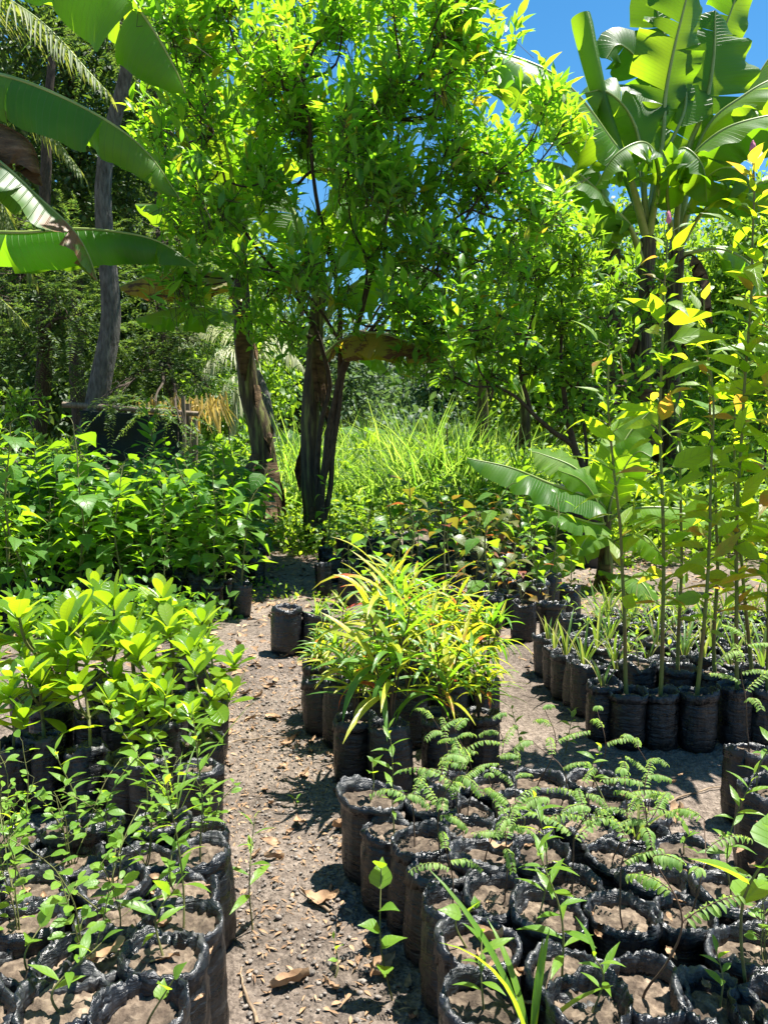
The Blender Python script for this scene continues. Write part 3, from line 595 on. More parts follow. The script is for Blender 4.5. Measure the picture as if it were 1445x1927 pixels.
# the big leafy bush in the middle
gb = ground_at(602, 9.9)
limbs = [([gb, at(612, 880, 9.8), at(640, 700, 9.6), at(640, 560, 9.4), at(600, 380, 9.0), at(570, 150, 8.4)], .055, .014),
         ([gb, at(606, 900, 9.8), at(632, 740, 9.6), at(690, 560, 9.4), at(730, 400, 9.0), at(760, 180, 8.5)], .05, .012),
         ([gb, at(625, 860, 9.8), at(650, 690, 9.5), at(720, 600, 9.2), at(830, 480, 8.8), at(930, 330, 8.5)], .042, .01),
         ([gb, at(600, 820, 9.9), at(620, 700, 9.8), at(560, 560, 9.2), at(450, 420, 8.6), at(400, 260, 8.3)], .042, .01),
         ([at(640, 700, 9.6), at(680, 640, 9.2), at(780, 560, 8.8), at(850, 480, 8.6)], .022, .008),
         ([at(650, 680, 9.5), at(690, 520, 9.0), at(660, 420, 8.8), at(650, 300, 8.4)], .022, .008),
         ([at(640, 640, 9.5), at(600, 580, 9.2), at(540, 520, 8.9), at(480, 500, 8.6)], .022, .008),
         ([at(650, 660, 9.5), at(700, 600, 9.9), at(780, 480, 9.9), at(800, 360, 9.6)], .022, .008)]
r_ = np.random.default_rng(91); lobes = []
core = [(600, 60, 150, 120), (470, 90, 110, 110), (760, 60, 140, 120), (870, 60, 70, 70), (390, 150, 80, 90), (300, 230, 80, 60), (430, 260, 110, 90), (560, 220, 120, 110), (700, 220, 130, 110),
        (840, 200, 110, 110), (950, 230, 100, 100), (1030, 200, 55, 50), (620, 340, 130, 80), (760, 340, 130, 90), (890, 340, 110, 100), (1010, 310, 80, 90), (480, 380, 100, 80), (350, 400, 80, 60),
        (430, 490, 110, 80), (350, 540, 70, 50), (490, 580, 80, 50), (860, 460, 110, 80), (970, 450, 100, 70), (700, 460, 100, 60), (790, 560, 90, 70), (800, 640, 70, 80), (900, 560, 80, 70), (600, 480, 90, 60), (690, 560, 70, 60), (740, 300, 90, 80), (770, 460, 80, 60), (560, 520, 60, 50), (720, 640, 60, 40), (380, 300, 80, 60)]
core += [(420, -30, 110, 70), (600, -50, 140, 70), (760, -40, 120, 60), (340, 40, 50, 60), (870, -20, 50, 50)]
for (cx_, cy_, rx_, ry_) in core:      # many irregular boughs instead of one round head
    n_ = max(2, int(rx_ * ry_ / 3300)); low = cy_ > 430
    for q in range(n_):
        a_ = r_.uniform(0, 6.28); d_ = r_.uniform(.1, .95)
        lobes.append((cx_ + math.cos(a_) * d_ * rx_, cy_ + math.sin(a_) * d_ * ry_, 8.3 + (cy_ / 700) * .5 + r_.uniform(-.9, 1.2), r_.uniform(45, 95), r_.uniform(38, 75), r_.uniform(.4, .8), int(r_.integers(13, 26) * (.85 if low else 1.25))))
shrub('tall_bush', 'tall multi-stemmed bush with bright pointed leaves filling the middle of the view', 'bush', gb, limbs, lobes, m_shrub, m_barkdark, .2, .066, per=8, seed=5, twig=.55, radius=.04, bend=.6, lift=.7, spr=.55)

# second bush, right of the middle
g2 = ground_at(1110, 10.5)
limbs = [([g2, at(1092, 862, 10.4), at(1040, 810, 10.2), at(985, 760, 9.9), at(930, 725, 9.7)], .06, .015),
         ([at(1088, 858, 10.4), at(1062, 760, 10.3), at(1058, 660, 10.2), at(1052, 560, 10.0)], .05, .012),
         ([at(1000, 775, 10), at(980, 700, 10), at(1000, 620, 9.9), at(1020, 480, 9.8)], .03, .01),
         ([g2, at(1100, 800, 10.5), at(1090, 640, 10.3), at(1080, 500, 10.1)], .03, .01)]
lobes = [(1030, 400, 9.8, 85, 70, .6, 60), (1080, 480, 9.9, 70, 80, .6, 60), (990, 500, 9.8, 90, 80, .6, 75), (1060, 590, 9.9, 80, 70, .6, 65), (960, 600, 9.8, 90, 60, .6, 50),
         (890, 640, 9.6, 80, 50, .5, 36), (1000, 680, 9.8, 80, 45, .5, 36), (1090, 690, 10, 60, 50, .5, 34), (1120, 560, 10.1, 50, 80, .5, 34), (920, 700, 9.7, 60, 40, .4, 18), (1060, 760, 10.2, 60, 40, .5, 16), (1150, 640, 10.4, 50, 80, .5, 36), (1170, 520, 10.4, 50, 50, .5, 22), (850, 700, 9.6, 40, 40, .4, 16), (1130, 760, 10.4, 50, 60, .5, 24), (1215, 600, 11.2, 55, 60, .4, 20), (1185, 720, 11, 60, 60, .4, 22), (1270, 690, 11.6, 60, 70, .4, 24), (1250, 520, 11.6, 50, 40, .4, 12)]
shrub('spreading_bush', 'lower bush with dark slanting branches between the grass and banana clump', 'bush', g2, limbs, lobes, m_shrub2, m_barkdark, .18, .066, per=7, seed=8, tipd=.8, twig=.36, radius=.05)

def tree(name, label, base, trunk, lobes, mleaf, mbark, size, per=26, seed=0, group='trees in the background', cheap=P_DIA, spread=.4, r0=.2, feather=False, droop=.2, cat='tree'):
    """far tree: a trunk with boughs to every lobe, leaf sprays of small separate blades"""
    r = np.random.default_rng(seed); b0 = np.asarray(base, float); t = thing(name, label, cat, base, group=group); W = M()
    tc = wob(curve(trunk, 24), .12, .6, seed); W.add(*tube(tc - b0, np.linspace(r0, r0 * .35, 24), 10))
    TW = M(); B, D, N, LL = [], [], [], []
    for (px, py, Y, rx, ry, rY, n) in lobes:
        c = at(px, py, Y); s = Y / F; j = int(np.argmin(((tc - c) ** 2).sum(1) + (tc[:, 2] > c[2]) * 4)); j = max(j, 8)
        bb = wob(curve([tc[j], (tc[j] + c) / 2 + [0, 0, .15], c], 12), .12, .8, seed + j)
        TW.add(*tube(bb - b0, np.linspace(r0 * .3, r0 * .08, 12), 5))
        cen = c + in_lobe(r, n, .4) * np.array([rx * s, rY, ry * s])
        for p in cen:
            q = bb[int(r.integers(5, 12))]
            if r.random() < .25: TW.add(*tube(np.array([q, (q + p) / 2 + [0, 0, .05], p]) - b0, [r0 * .06, r0 * .04, r0 * .02], 3))
            o = p - c; o[2] -= droop; o = o / max(np.linalg.norm(o), .01) + r.normal(size=3) * .5; o /= np.linalg.norm(o)
            if feather:   # a frond: rachis with leaflets in two ranks
                a = np.cross(o, [0, 0, 1.0]) + 1e-3; a /= np.linalg.norm(a)
                f = np.arange(per // 2) / (per // 2)
                for sd_ in (-1, 1):
                    pos = p + o * (f * spread)[:, None] + np.array([0, 0, -1]) * (f ** 2 * spread * .35)[:, None]
                    B.append(pos); D.append(a * sd_ + o * .5 + r.normal(size=(len(f), 3)) * .18); N.append(np.tile([0, 0, 1.0], (len(f), 1)) + r.normal(size=(len(f), 3)) * .35)
                    LL.append(size * (1.1 - f * .6) * r.uniform(.8, 1.2))
            else:
                pos = p + r.normal(size=(per, 3)) * spread * .5
                B.append(pos); D.append(o + r.normal(size=(per, 3)) * .7 + [0, 0, -droop]); N.append(r.normal(size=(per, 3)) * .6 + [0, 0, 1]); LL.append(size * r.uniform(.6, 1.3, per))
    B = np.concatenate(B); D = np.concatenate(D); N = np.concatenate(N); LL = np.concatenate(LL)
    part('trunk', W.mesh('trunk', mbark), t); part('branches', TW.mesh('branches', mbark), t)
    part('crown', M().add(*leaves(B - b0, D, N, LL, LL * (.32 if feather else .48), cheap, .3, .2, cheap=True)).mesh('crown', mleaf), t)
    return t

# grey leaning trunk and the trees of the left background
g = ground_at(135, 13.5)
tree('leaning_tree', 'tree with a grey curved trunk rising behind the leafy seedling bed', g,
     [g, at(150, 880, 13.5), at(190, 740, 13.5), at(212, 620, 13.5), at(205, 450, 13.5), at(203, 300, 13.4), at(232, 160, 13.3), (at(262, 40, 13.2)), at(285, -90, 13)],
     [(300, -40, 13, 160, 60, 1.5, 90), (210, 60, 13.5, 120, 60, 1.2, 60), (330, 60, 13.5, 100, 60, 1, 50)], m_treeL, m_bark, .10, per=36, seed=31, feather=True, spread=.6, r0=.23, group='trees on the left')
def simple(px, Y, top, dx=0): g = ground_at(px, Y); return g, [g, at(px + dx * .3, 760, Y), at(px + dx * .6, 520, Y), at(px + dx, top, Y)]
g, tk = simple(70, 16, 60, 30)
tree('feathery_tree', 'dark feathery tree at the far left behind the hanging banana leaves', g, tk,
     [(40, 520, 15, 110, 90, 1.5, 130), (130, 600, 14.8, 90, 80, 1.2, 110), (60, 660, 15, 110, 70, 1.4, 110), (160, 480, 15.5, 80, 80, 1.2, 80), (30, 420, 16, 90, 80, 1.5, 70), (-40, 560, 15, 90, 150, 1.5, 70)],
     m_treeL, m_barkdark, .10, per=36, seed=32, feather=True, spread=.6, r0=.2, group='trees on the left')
g, tk = simple(330, 17, 150, -40)
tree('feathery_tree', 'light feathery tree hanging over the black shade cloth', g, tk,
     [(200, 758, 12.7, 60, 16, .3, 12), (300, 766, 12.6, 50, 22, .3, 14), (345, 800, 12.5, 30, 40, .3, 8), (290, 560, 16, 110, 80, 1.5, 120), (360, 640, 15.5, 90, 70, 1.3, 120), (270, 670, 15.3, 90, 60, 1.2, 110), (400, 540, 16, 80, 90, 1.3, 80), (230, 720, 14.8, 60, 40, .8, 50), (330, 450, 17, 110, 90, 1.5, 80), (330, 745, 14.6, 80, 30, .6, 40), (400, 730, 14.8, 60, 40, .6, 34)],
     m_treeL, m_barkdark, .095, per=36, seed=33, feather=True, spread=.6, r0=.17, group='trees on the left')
g, tk = simple(155, 19, -60, -20)
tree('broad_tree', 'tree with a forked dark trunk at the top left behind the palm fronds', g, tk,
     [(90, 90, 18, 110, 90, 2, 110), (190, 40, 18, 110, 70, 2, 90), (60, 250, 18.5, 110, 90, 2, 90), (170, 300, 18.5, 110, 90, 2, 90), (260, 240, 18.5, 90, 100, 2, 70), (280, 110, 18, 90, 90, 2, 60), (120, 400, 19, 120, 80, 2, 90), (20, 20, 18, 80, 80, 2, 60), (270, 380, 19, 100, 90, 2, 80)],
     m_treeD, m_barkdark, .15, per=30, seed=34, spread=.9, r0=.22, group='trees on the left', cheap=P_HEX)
for i, (px, Y, top, cs, lab, mm, sz) in enumerate([
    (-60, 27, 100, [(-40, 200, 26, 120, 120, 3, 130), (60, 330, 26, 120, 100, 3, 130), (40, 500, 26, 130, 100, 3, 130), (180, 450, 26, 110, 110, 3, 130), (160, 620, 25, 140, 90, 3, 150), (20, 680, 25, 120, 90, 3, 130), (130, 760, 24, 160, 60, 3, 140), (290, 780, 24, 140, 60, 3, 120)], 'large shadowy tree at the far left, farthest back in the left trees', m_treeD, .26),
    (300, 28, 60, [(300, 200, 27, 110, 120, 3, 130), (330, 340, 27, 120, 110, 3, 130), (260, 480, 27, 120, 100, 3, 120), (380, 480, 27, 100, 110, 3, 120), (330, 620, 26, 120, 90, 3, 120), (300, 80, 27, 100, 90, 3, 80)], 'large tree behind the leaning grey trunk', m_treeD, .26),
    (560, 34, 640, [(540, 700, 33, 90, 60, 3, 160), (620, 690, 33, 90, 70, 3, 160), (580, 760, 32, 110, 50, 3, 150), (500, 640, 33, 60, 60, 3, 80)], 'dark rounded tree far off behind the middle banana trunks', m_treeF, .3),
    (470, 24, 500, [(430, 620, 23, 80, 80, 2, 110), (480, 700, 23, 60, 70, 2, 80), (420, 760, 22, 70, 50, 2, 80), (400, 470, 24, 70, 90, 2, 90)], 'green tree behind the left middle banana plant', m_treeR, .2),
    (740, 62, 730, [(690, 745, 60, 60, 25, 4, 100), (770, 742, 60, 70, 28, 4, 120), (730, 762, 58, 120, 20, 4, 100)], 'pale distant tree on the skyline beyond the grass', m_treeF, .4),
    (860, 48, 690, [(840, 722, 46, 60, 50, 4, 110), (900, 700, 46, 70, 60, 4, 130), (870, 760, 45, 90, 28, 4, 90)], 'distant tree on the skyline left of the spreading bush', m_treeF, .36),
    (1010, 26, 560, [(970, 700, 25, 90, 70, 2, 110), (1060, 670, 25, 90, 90, 2, 120), (930, 560, 25.5, 80, 80, 2, 80), (1020, 500, 26, 90, 90, 2, 80), (860, 620, 25, 60, 60, 2, 40), (1110, 560, 25, 70, 80, 2, 70), (1010, 770, 24, 120, 45, 2, 100), (1120, 740, 24, 70, 80, 2, 90)], 'leafy tree behind the spreading bush', m_treeR, .2),
    (1250, 24, 420, [(1210, 640, 23, 80, 90, 2, 110), (1290, 560, 23, 90, 90, 2, 110), (1250, 760, 22, 110, 80, 2, 130), (1190, 840, 21, 90, 60, 2, 100), (1180, 540, 24, 60, 70, 2, 60), (1160, 440, 24, 60, 60, 2, 40), (1250, 450, 24, 60, 50, 2, 40)], 'leafy tree directly behind the banana clump', m_treeR, .19),
    (1400, 19, 380, [(1390, 470, 18, 80, 70, 1.6, 90), (1440, 560, 18, 80, 90, 1.6, 110), (1350, 600, 18, 70, 70, 1.6, 90), (1400, 700, 17.5, 90, 80, 1.6, 120), (1380, 820, 17, 100, 80, 1.6, 120), (1440, 400, 18, 50, 60, 1.4, 40), (1330, 900, 16.5, 90, 50, 1.2, 70)], 'bright leafy tree at the right edge behind the tall flowering stalks', m_treeR, .17)]):
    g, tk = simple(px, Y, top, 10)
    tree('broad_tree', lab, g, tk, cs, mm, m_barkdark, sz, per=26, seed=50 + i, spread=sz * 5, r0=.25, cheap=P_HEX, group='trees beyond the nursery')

def treeline():
    """wood that closes the horizon on both sides, too dense to tell apart"""
    r = np.random.default_rng(77); n = 8000; az = r.uniform(R(-44), R(44), n)
    dist = r.uniform(38, 60, n); hm = np.array([5.5 + 3.5 * noise.noise(Vector((a * 9, 0, 2))) for a in az])
    hm = np.where(az < R(-9), hm * 2.6, hm * 1.6); hm = np.where(np.abs(az - R(.5)) < R(8), 2.4, hm)
    cz = hm * r.random(n) ** .7; P = np.stack([np.sin(az) * dist, np.cos(az) * dist, cz], 1)
    B = (P[:, None, :] + r.normal(size=(n, 12, 3)) * .6).reshape(-1, 3); k = len(B)
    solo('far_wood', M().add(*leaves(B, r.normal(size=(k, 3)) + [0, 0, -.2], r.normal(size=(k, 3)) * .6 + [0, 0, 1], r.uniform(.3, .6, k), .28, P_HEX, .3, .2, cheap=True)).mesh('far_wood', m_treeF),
         'dense dark green wood closing the horizon behind the nursery', 'wood', kind='stuff')
treeline()

# palms
def frond(ctrl, L, mat, parent, n=60, seed=0, w=.03, hang=.5, name='frond'):
    r = np.random.default_rng(seed); P = curve(ctrl, n); T = norm(np.gradient(P, axis=0)); Sd = norm(np.cross(T, [0, 0, 1.0]))
    fr = part(name, M().add(*tube(P, np.linspace(.03, .008, n), 5)).mesh('rachis', m_petiole), parent)
    B, D, LL = [], [], []
    for s in (-1, 1):
        k = np.arange(int(n * .12), n); f = k / n
        B.append(P[k]); D.append(s * Sd[k] + T[k] * .8 + np.array([0, 0, -hang]) + r.normal(size=(len(k), 3)) * .12)
        LL.append(L * np.sin(np.clip(f * 1.1, 0, 1) * 2.6 + .35) + .1)
    B = np.concatenate(B); D = np.concatenate(D); LL = np.concatenate(LL)
    part('leaflets', M().add(*leaves(B, D, [0, 0, 1], LL, w, P_BLADE, .7, .4)).mesh('leaflets', mat), fr)
g = ground_at(-420, 12.5)
t = thing('coconut_palm', 'coconut palm whose long fronds come in at the top left corner', 'palm tree', g)
part('trunk', M().add(*tube(loc(t, curve([g, at(-400, 500, 12.5), at(-360, 40, 12.5)], 20)), np.linspace(.2, .14, 20), 12)).mesh('trunk', m_bark), t)
crown = at(-360, 40, 12.5)
for i, pts in enumerate([[(-360, 40, 12.5), (-150, -60, 12), (50, 20, 11.6), (200, 170, 11.4)], [(-360, 40, 12.5), (-160, 60, 12.3), (20, 160, 12.2), (150, 320, 12.2)], [(-360, 40, 12.5), (-150, -160, 12.5), (80, -120, 12.4), (260, 0, 12.4)],
                         [(-360, 40, 12.5), (-180, 180, 12.7), (-20, 340, 12.8), (60, 520, 12.8)], [(-360, 40, 12.5), (-200, 330, 12.3), (-60, 500, 12.2), (40, 600, 12.1)], [(-360, 40, 12.5), (-540, -100, 12.5), (-700, 0, 12.5), (-820, 200, 12.5)]]):
    frond(loc(t, at_p(pts)), 1.1, m_palm, t, 80, i, .04, hang=.15)
g = ground_at(520, 20)
t = thing('coconut_palm', 'young palm with pale arching fronds behind the wooden poles', 'palm tree', g)
part('trunk', M().add(*tube(loc(t, curve([g, at(500, 760, 20), at(480, 700, 20)], 10)), np.linspace(.2, .14, 10), 12)).mesh('trunk', m_bark), t)
for i, pts in enumerate([[(480, 700, 20), (440, 655, 19.5), (400, 670, 19.2), (370, 730, 19)], [(480, 700, 20), (450, 700, 19.3), (420, 730, 19), (405, 790, 19)], [(480, 700, 20), (440, 620, 20), (390, 610, 20), (340, 650, 20)],
                         [(480, 700, 20), (500, 640, 20), (530, 640, 20), (570, 690, 20)], [(480, 700, 20), (455, 725, 19), (440, 780, 18.8), (435, 830, 18.8)]]):
    frond(loc(t, at_p(pts)), .8, m_palmwhite, t, 50, 20 + i, .04, hang=.7)

# shade shelter: posts, rail, black cloth, thatch
def pole(name, label, p0, p1, r, group=None, cat='pole'):
    b0 = np.array(p0); me = M().add(*tube(wob(curve([p0, (np.array(p0) + np.array(p1)) / 2, p1], 14), .02, 2, p0[0]) - b0, np.linspace(r, r * .85, 14), 9)).mesh(name, m_wood)
    return solo(name, me, label, cat, group, loc=b0)
YS = 13.2
pole('wooden_post', 'pale rough post left of the pair holding the shade cloth rail', ground_at(352, YS), at(345, 745, YS), .04, 'shelter posts')
pole('wooden_post', 'dark middle post of the shade shelter', ground_at(357, YS + .35), at(355, 760, YS + .35), .05, 'shelter posts')
pole('wooden_post', 'right-hand post of the shade shelter under the yellow thatch', ground_at(370, YS + .2), at(366, 790, YS + .2), .055, 'shelter posts')
pole('wooden_rail', 'log rail laid level across the tops of the shelter posts', at(120, 762, YS + .15), at(374, 779, YS + .1), .05, None, 'rail')
n = 40; V = []
for j in range(13):
    for i in range(n + 1):
        u, v = i / n, j / 12; p = at(150 + 195 * u, 772 + 12 * u, YS + .05)
        V.append(p + np.array([.02 * math.sin(u * 30 + v * 4), .10 * noise.noise(Vector((u * 7, v * 3, 1))) + .25 * v * (1 - v), -v * (.78 + .12 * math.sin(u * 3.1) + .05 * noise.noise(Vector((u * 6, 5, 1))))]))
ii = np.arange(12)[:, None] * (n + 1); jj = np.arange(n)[None, :]
me = M().add(V, np.stack([ii + jj, ii + jj + 1, ii + jj + n + 2, ii + jj + n + 1], -1).reshape(-1, 4)).mesh('shade_cloth', m_net)
o = solo('shade_cloth', me, 'black shade cloth sagging from the log rail behind the leaning trunk', 'shade cloth')
sm = o.modifiers.new('thickness', 'SOLIDIFY'); sm.thickness = .006
r = np.random.default_rng(5); k = 150; u = r.random(k)
B = np.array([at(255 + 170 * a, 770 + 14 * r.normal() * .6 - 14 * a, YS + .5 + r.uniform(-.15, .4)) for a in u]); B[:, 2] += .05
me = M().add(*leaves(B, r.normal(size=(k, 3)) * .3 + [.05, -.2, -1], [0, -1, .2], r.uniform(.15, .7, k), .035, P_BLADE, .2, .3)).mesh('thatch', m_palmdry)
solo('palm_thatch', me, 'yellow dry palm thatch hanging at the right end of the shade shelter', 'thatch')

# tall grass meadow and ground cover
def meadow():
    r = np.random.default_rng(9); n = 15000
    Y = 12.5 + 14 * r.random(n) ** 1.3; px = r.uniform(505, 1010, n)
    B = np.array([at(a, 900, y) for a, y in zip(px, Y)]); B[:, 2] = 0
    # clumps
    keep = np.array([noise.noise(Vector((b_[0] * .9, b_[1] * .9, 0))) > -.25 for b_ in B]); B = B[keep]; n = len(B)
    hgt = r.uniform(.6, 2.1, n) * (1 + .6 * np.array([noise.noise(Vector((b_[0] * .6, b_[1] * .6, 7))) for b_ in B]))
    D = r.normal(size=(n, 3)) * .34 + [0, 0, 1]; az = r.uniform(0, 6.28, n); N = np.stack([-np.cos(az), -np.sin(az), np.full(n, .3)], 1)
    m = M().add(*leaves(B, D, N, hgt, r.uniform(.02, .045, n), P_BLADE, r.uniform(.3, 2.3, n), .3))
    solo('tall_grass', m.mesh('tall_grass', m_grass), 'tall bright green grass growing in the clearing behind the trunks', 'grass', kind='stuff')
meadow()
def cover():
    r = np.random.default_rng(19)
    def patch(n, x0, x1, y0, y1, z0, z1, size, name, label, mat, thr=-.1):
        X = r.uniform(x0, x1, n); Yv = r.uniform(y0, y1, n)
        C = np.stack([X, Yv, r.uniform(z0, z1, n)], 1)
        C = C[np.array([noise.noise(Vector((c[0] * 1.1, c[1] * 1.1, 5))) > thr for c in C])]
        kk = 9; B = (C[:, None, :] + r.normal(size=(len(C), kk, 3)) * [.09, .09, .05]).reshape(-1, 3); B[:, 2] = np.maximum(B[:, 2], .015); m_ = len(B)
        D = r.normal(size=(m_, 3)) + [0, 0, .5]
        solo(name, M().add(*leaves(B, D, r.normal(size=(m_, 3)) * .5 + [0, 0, 1], r.uniform(.5, 1.2, m_) * size, size * .5, P_LEAN, .5, .3)).mesh(name, mat), label, 'ground cover', kind='stuff')
    patch(1500, -2.6, 5.2, 12.5, 20, .2, 1.3, .13, 'meadow_weeds', 'broad-leaved weeds mixed through the tall grass', m_weed, -.1)
    patch(5200, -9, 12, 11.2, 24, .02, .55, .12, 'weeds', 'low green weeds covering the far ground under the trees', m_weed, -.6)
    patch(900, -1.6, 3.4, 9.2, 11.4, .0, .35, .09, 'undergrowth', 'low yellow-green undergrowth in front of the tall grass', m_weed, -.15)
    patch(150, -3.4, -1.2, 5.2, 5.9, .0, .3, .09, 'bed_weeds', 'leafy weeds crowding the bags at the front of the left bed', m_bed, -.9)
    patch(1100, -2.2, 5.5, 6.0, 9.2, .0, .05, .05, 'creeping_weeds', 'tiny creeping weeds on the shaded ground', m_weed, .12)
    patch(900, 2.6, 7, 8.5, 12, .0, .9, .13, 'right_thicket', 'tangled green thicket at the foot of the banana clump', m_weed, -.3)
cover()
# far banana-green mass of bushes behind the right stalks
for i, (px, Y, cs, lab) in enumerate([
    (1330, 11.5, [(1330, 800, 11.3, 70, 60, .7, 50), (1390, 880, 11.2, 80, 60, .7, 60), (1300, 900, 11.4, 60, 50, .6, 40)], 'round green bush behind the tall flowering stalks at the right'),
    (1440, 10.5, [(1440, 700, 10.4, 60, 70, .6, 44), (1430, 800, 10.4, 60, 60, .6, 40), (1400, 620, 10.6, 60, 60, .6, 40)], 'green bush at the right edge of the view above the bags'),
    (840, 13.2, [(830, 860, 13.2, 60, 35, .6, 34), (900, 880, 13, 60, 40, .6, 36), (960, 890, 12.8, 50, 40, .6, 30)], 'low leafy bush in front of the brown banana trunk at the grass edge'),
    (60, 12.0, [(20, 830, 12, 70, 40, .8, 40), (110, 850, 12, 60, 35, .7, 34), (40, 760, 12.4, 60, 50, .8, 34)], 'low bush at the left edge behind the leafy seedling bed'),
    (430, 13.0, [(420, 860, 13, 50, 40, .6, 34), (470, 830, 13.4, 40, 40, .6, 24)], 'low bush between the shelter posts and the banana trunk')]):
    g = ground_at(px, Y); c = at(px, 800, Y)
    shrub('low_bush', lab, 'bush', g, [([g, (g + c) / 2, c], .03, .01)], cs, m_shrub2, m_barkdark, .16, .06, per=8, seed=70 + i, twig=.35, radius=.04, group='low bushes')

# black drum by the young banana
g = ground_at(1100, 8.6)
th = np.arange(28) / 28 * 6.283; prof = [(.0, .27), (.02, .29), (.28, .29), (.3, .3), (.32, .29), (.58, .29), (.6, .3), (.62, .29), (.86, .285), (.9, .26), (.92, .2), (.925, .001)]
V = np.array([[(rr * math.cos(a), rr * math.sin(a), z) for a in th] for z, rr in prof]); m = len(prof)
i = np.arange(m - 1)[:, None] * 28; j = np.arange(28)[None, :]
t = thing('black_drum', 'black plastic drum half hidden behind the young banana plant', 'drum', g)
part('body', M().add(V, np.stack([i + j, i + (j + 1) % 28, i + 28 + (j + 1) % 28, i + 28 + j], -1)).mesh('body', m_drum), t)
P = np.array([(.29 * math.cos(a), .29 * math.sin(a), .88) for a in np.linspace(0, 6.283, 29)])
part('rim', M().add(*tube(P, .014, 6)).mesh('rim', m_drum), t)

# ------------------------------------------------------------------ bags of soil
def bag_meshes(seed, h=.27, rad=.078, cuff=True, flare=0.0, detail=1.0):
    r = np.random.default_rng(seed); n = 96
    rows = []; th = np.arange(n) / n * 2 * math.pi
    wav = lambda amp, k: sum(amp / (q + 1) * np.sin((q + k) * th + r.uniform(0, 6.28)) for q in range(4))
    rimz = wav(.003 + .009 * r.random(), 1 + seed % 3) + np.array([.012 * max(0, noise.noise(Vector((math.cos(a) * 3, math.sin(a) * 3, seed * 1.7)))) for a in th])
    low = wav(.006, 3)
    zs = [0, .006, .02, .05, .075, .1, .125, .15, .175, .2, .22, h - .036]
    oval = 1 + .06 * np.cos(2 * th + r.uniform(0, 6.28))
    def rid(z, s, f=9): return np.array([(.35 - abs(noise.noise(Vector((math.cos(a) * f * .5, math.sin(a) * f * .5, z * f * 7 + seed * 2.1))))) for a in th]) * s
    def crum(z, s, f=5): return np.array([noise.noise(Vector((math.cos(a) * f * .6, math.sin(a) * f * .6, z * f * 12 + seed * 3.3))) for a in th]) * s
    for z in zs:
        e = 1 - .28 * max(0, (.03 - z) / .03) ** 2
        e += .05 * math.sin(z / h * 3.1) + flare * max(0, (z - .12) / .15) ** 2 - .04 * (z > .2)
        rr = rad * e * oval + crum(z, .0045) + crum(z * 2.3, .003, 11)
        rows.append(np.stack([rr * np.cos(th), rr * np.sin(th), np.full(n, z)], 1))
    f = 1 + flare * 1.1
    def ring(rr, z, c1=.004):
        rr = rr * f * oval + crum(z * 3 + rr * 9, c1 * .7, 7) + rid(z * 4 + rr * 20, c1 * 1.6, 11) + rid(z * 9, c1 * .8, 23); rows.append(np.stack([rr * np.cos(th), rr * np.sin(th), z + rimz * (1 if z > h - .03 else .3)], 1))
    if cuff:
        ring(rad * 1.00, h - .034); ring(rad * 1.045, h - .028 + low[0], .006); rows[-1][:, 2] += low
        ring(rad * 1.04, h - .012, .006); ring(rad * 1.01, h - .001, .006)
    else:
        ring(rad * .99, h - .02); ring(rad * .99, h)
    rows[-1][:, 2] += rid(.3, .012, 13)
    ring(rad * .95, h + .000, .005); rows[-1][:, 2] += rid(.3, .010, 13); ring(rad * .89, h - .007, .006); rows[-1][:, 2] += rid(.5, .008, 15)
    ring(rad * .84, h - .017, .006); rows[-1][:, 2] += rid(.7, .006, 15); ring(rad * .80, h - .028, .006); ring(rad * .79, h - .045, .003)
    V = np.array(rows); m = len(V)
    V[-7:] += r.normal(size=V[-7:].shape) * .0008; V[4:-7] += r.normal(size=V[4:-7].shape) * [.0006, .0006, 0]
    for q_ in range(9):   # pinched pleats round the mouth
        k_ = int(r.integers(0, n)); w_ = int(r.integers(2, 5))
        for d_ in range(-w_, w_ + 1): V[-6:-1, (k_ + d_) % n, :2] *= 1 - .09 * r.uniform(.4, 1) * (1 - abs(d_) / (w_ + 1)); V[-5:-2, (k_ + d_) % n, 2] += .006 * (1 - abs(d_) / (w_ + 1)) * (1 if q_ % 2 else -1)
    i = np.arange(m - 1)[:, None] * n; j = np.arange(n)[None, :]
    bag = M().add(V, np.stack([i + j, i + (j + 1) % n, i + n + (j + 1) % n, i + n + j], -1).reshape(-1, 4)).mesh('bag', m_bag)
    # soil
    ns = 40; ts = np.arange(ns) / ns * 6.283; rings = 14; SV = []
    base = h - .022 + r.uniform(-.01, .006)
    for q in range(rings):
        fr = q / (rings - 1); rr = rad * .86 * f * max(fr, .01)
        for a in ts:
            x, y = rr * math.cos(a), rr * math.sin(a)
            z = base + .012 * noise.noise(Vector((x * 18, y * 18, seed))) + .011 * max(0, noise.noise(Vector((x * 70, y * 70, seed + 5)))) + .006 * noise.noise(Vector((x * 120, y * 120, seed + 2)))
            SV.append((x, y, z - .004 * fr))
    i = np.arange(rings - 1)[:, None] * ns; j = np.arange(ns)[None, :]
    soil = M().add(SV, np.stack([i + j, i + (j + 1) % ns, i + ns + (j + 1) % ns, i + ns + j], -1).reshape(-1, 4)).mesh('soil', m_pot_soil)
    return bag, soil
BAGS = [bag_meshes(s, h=.27 + .006 * ((s * 5) % 4 - 2), rad=.078 + .003 * (s % 3 - 1), flare=[0, .06, -.04, .1, 0, -.06, .04, .0, .12, -.03][s], cuff=s % 4 != 3) for s in range(10)]
FLARE = bag_meshes(21, flare=.3, cuff=False)
SMALL = [bag_meshes(s, h=.27, rad=.072) for s in (31, 32, 33)]

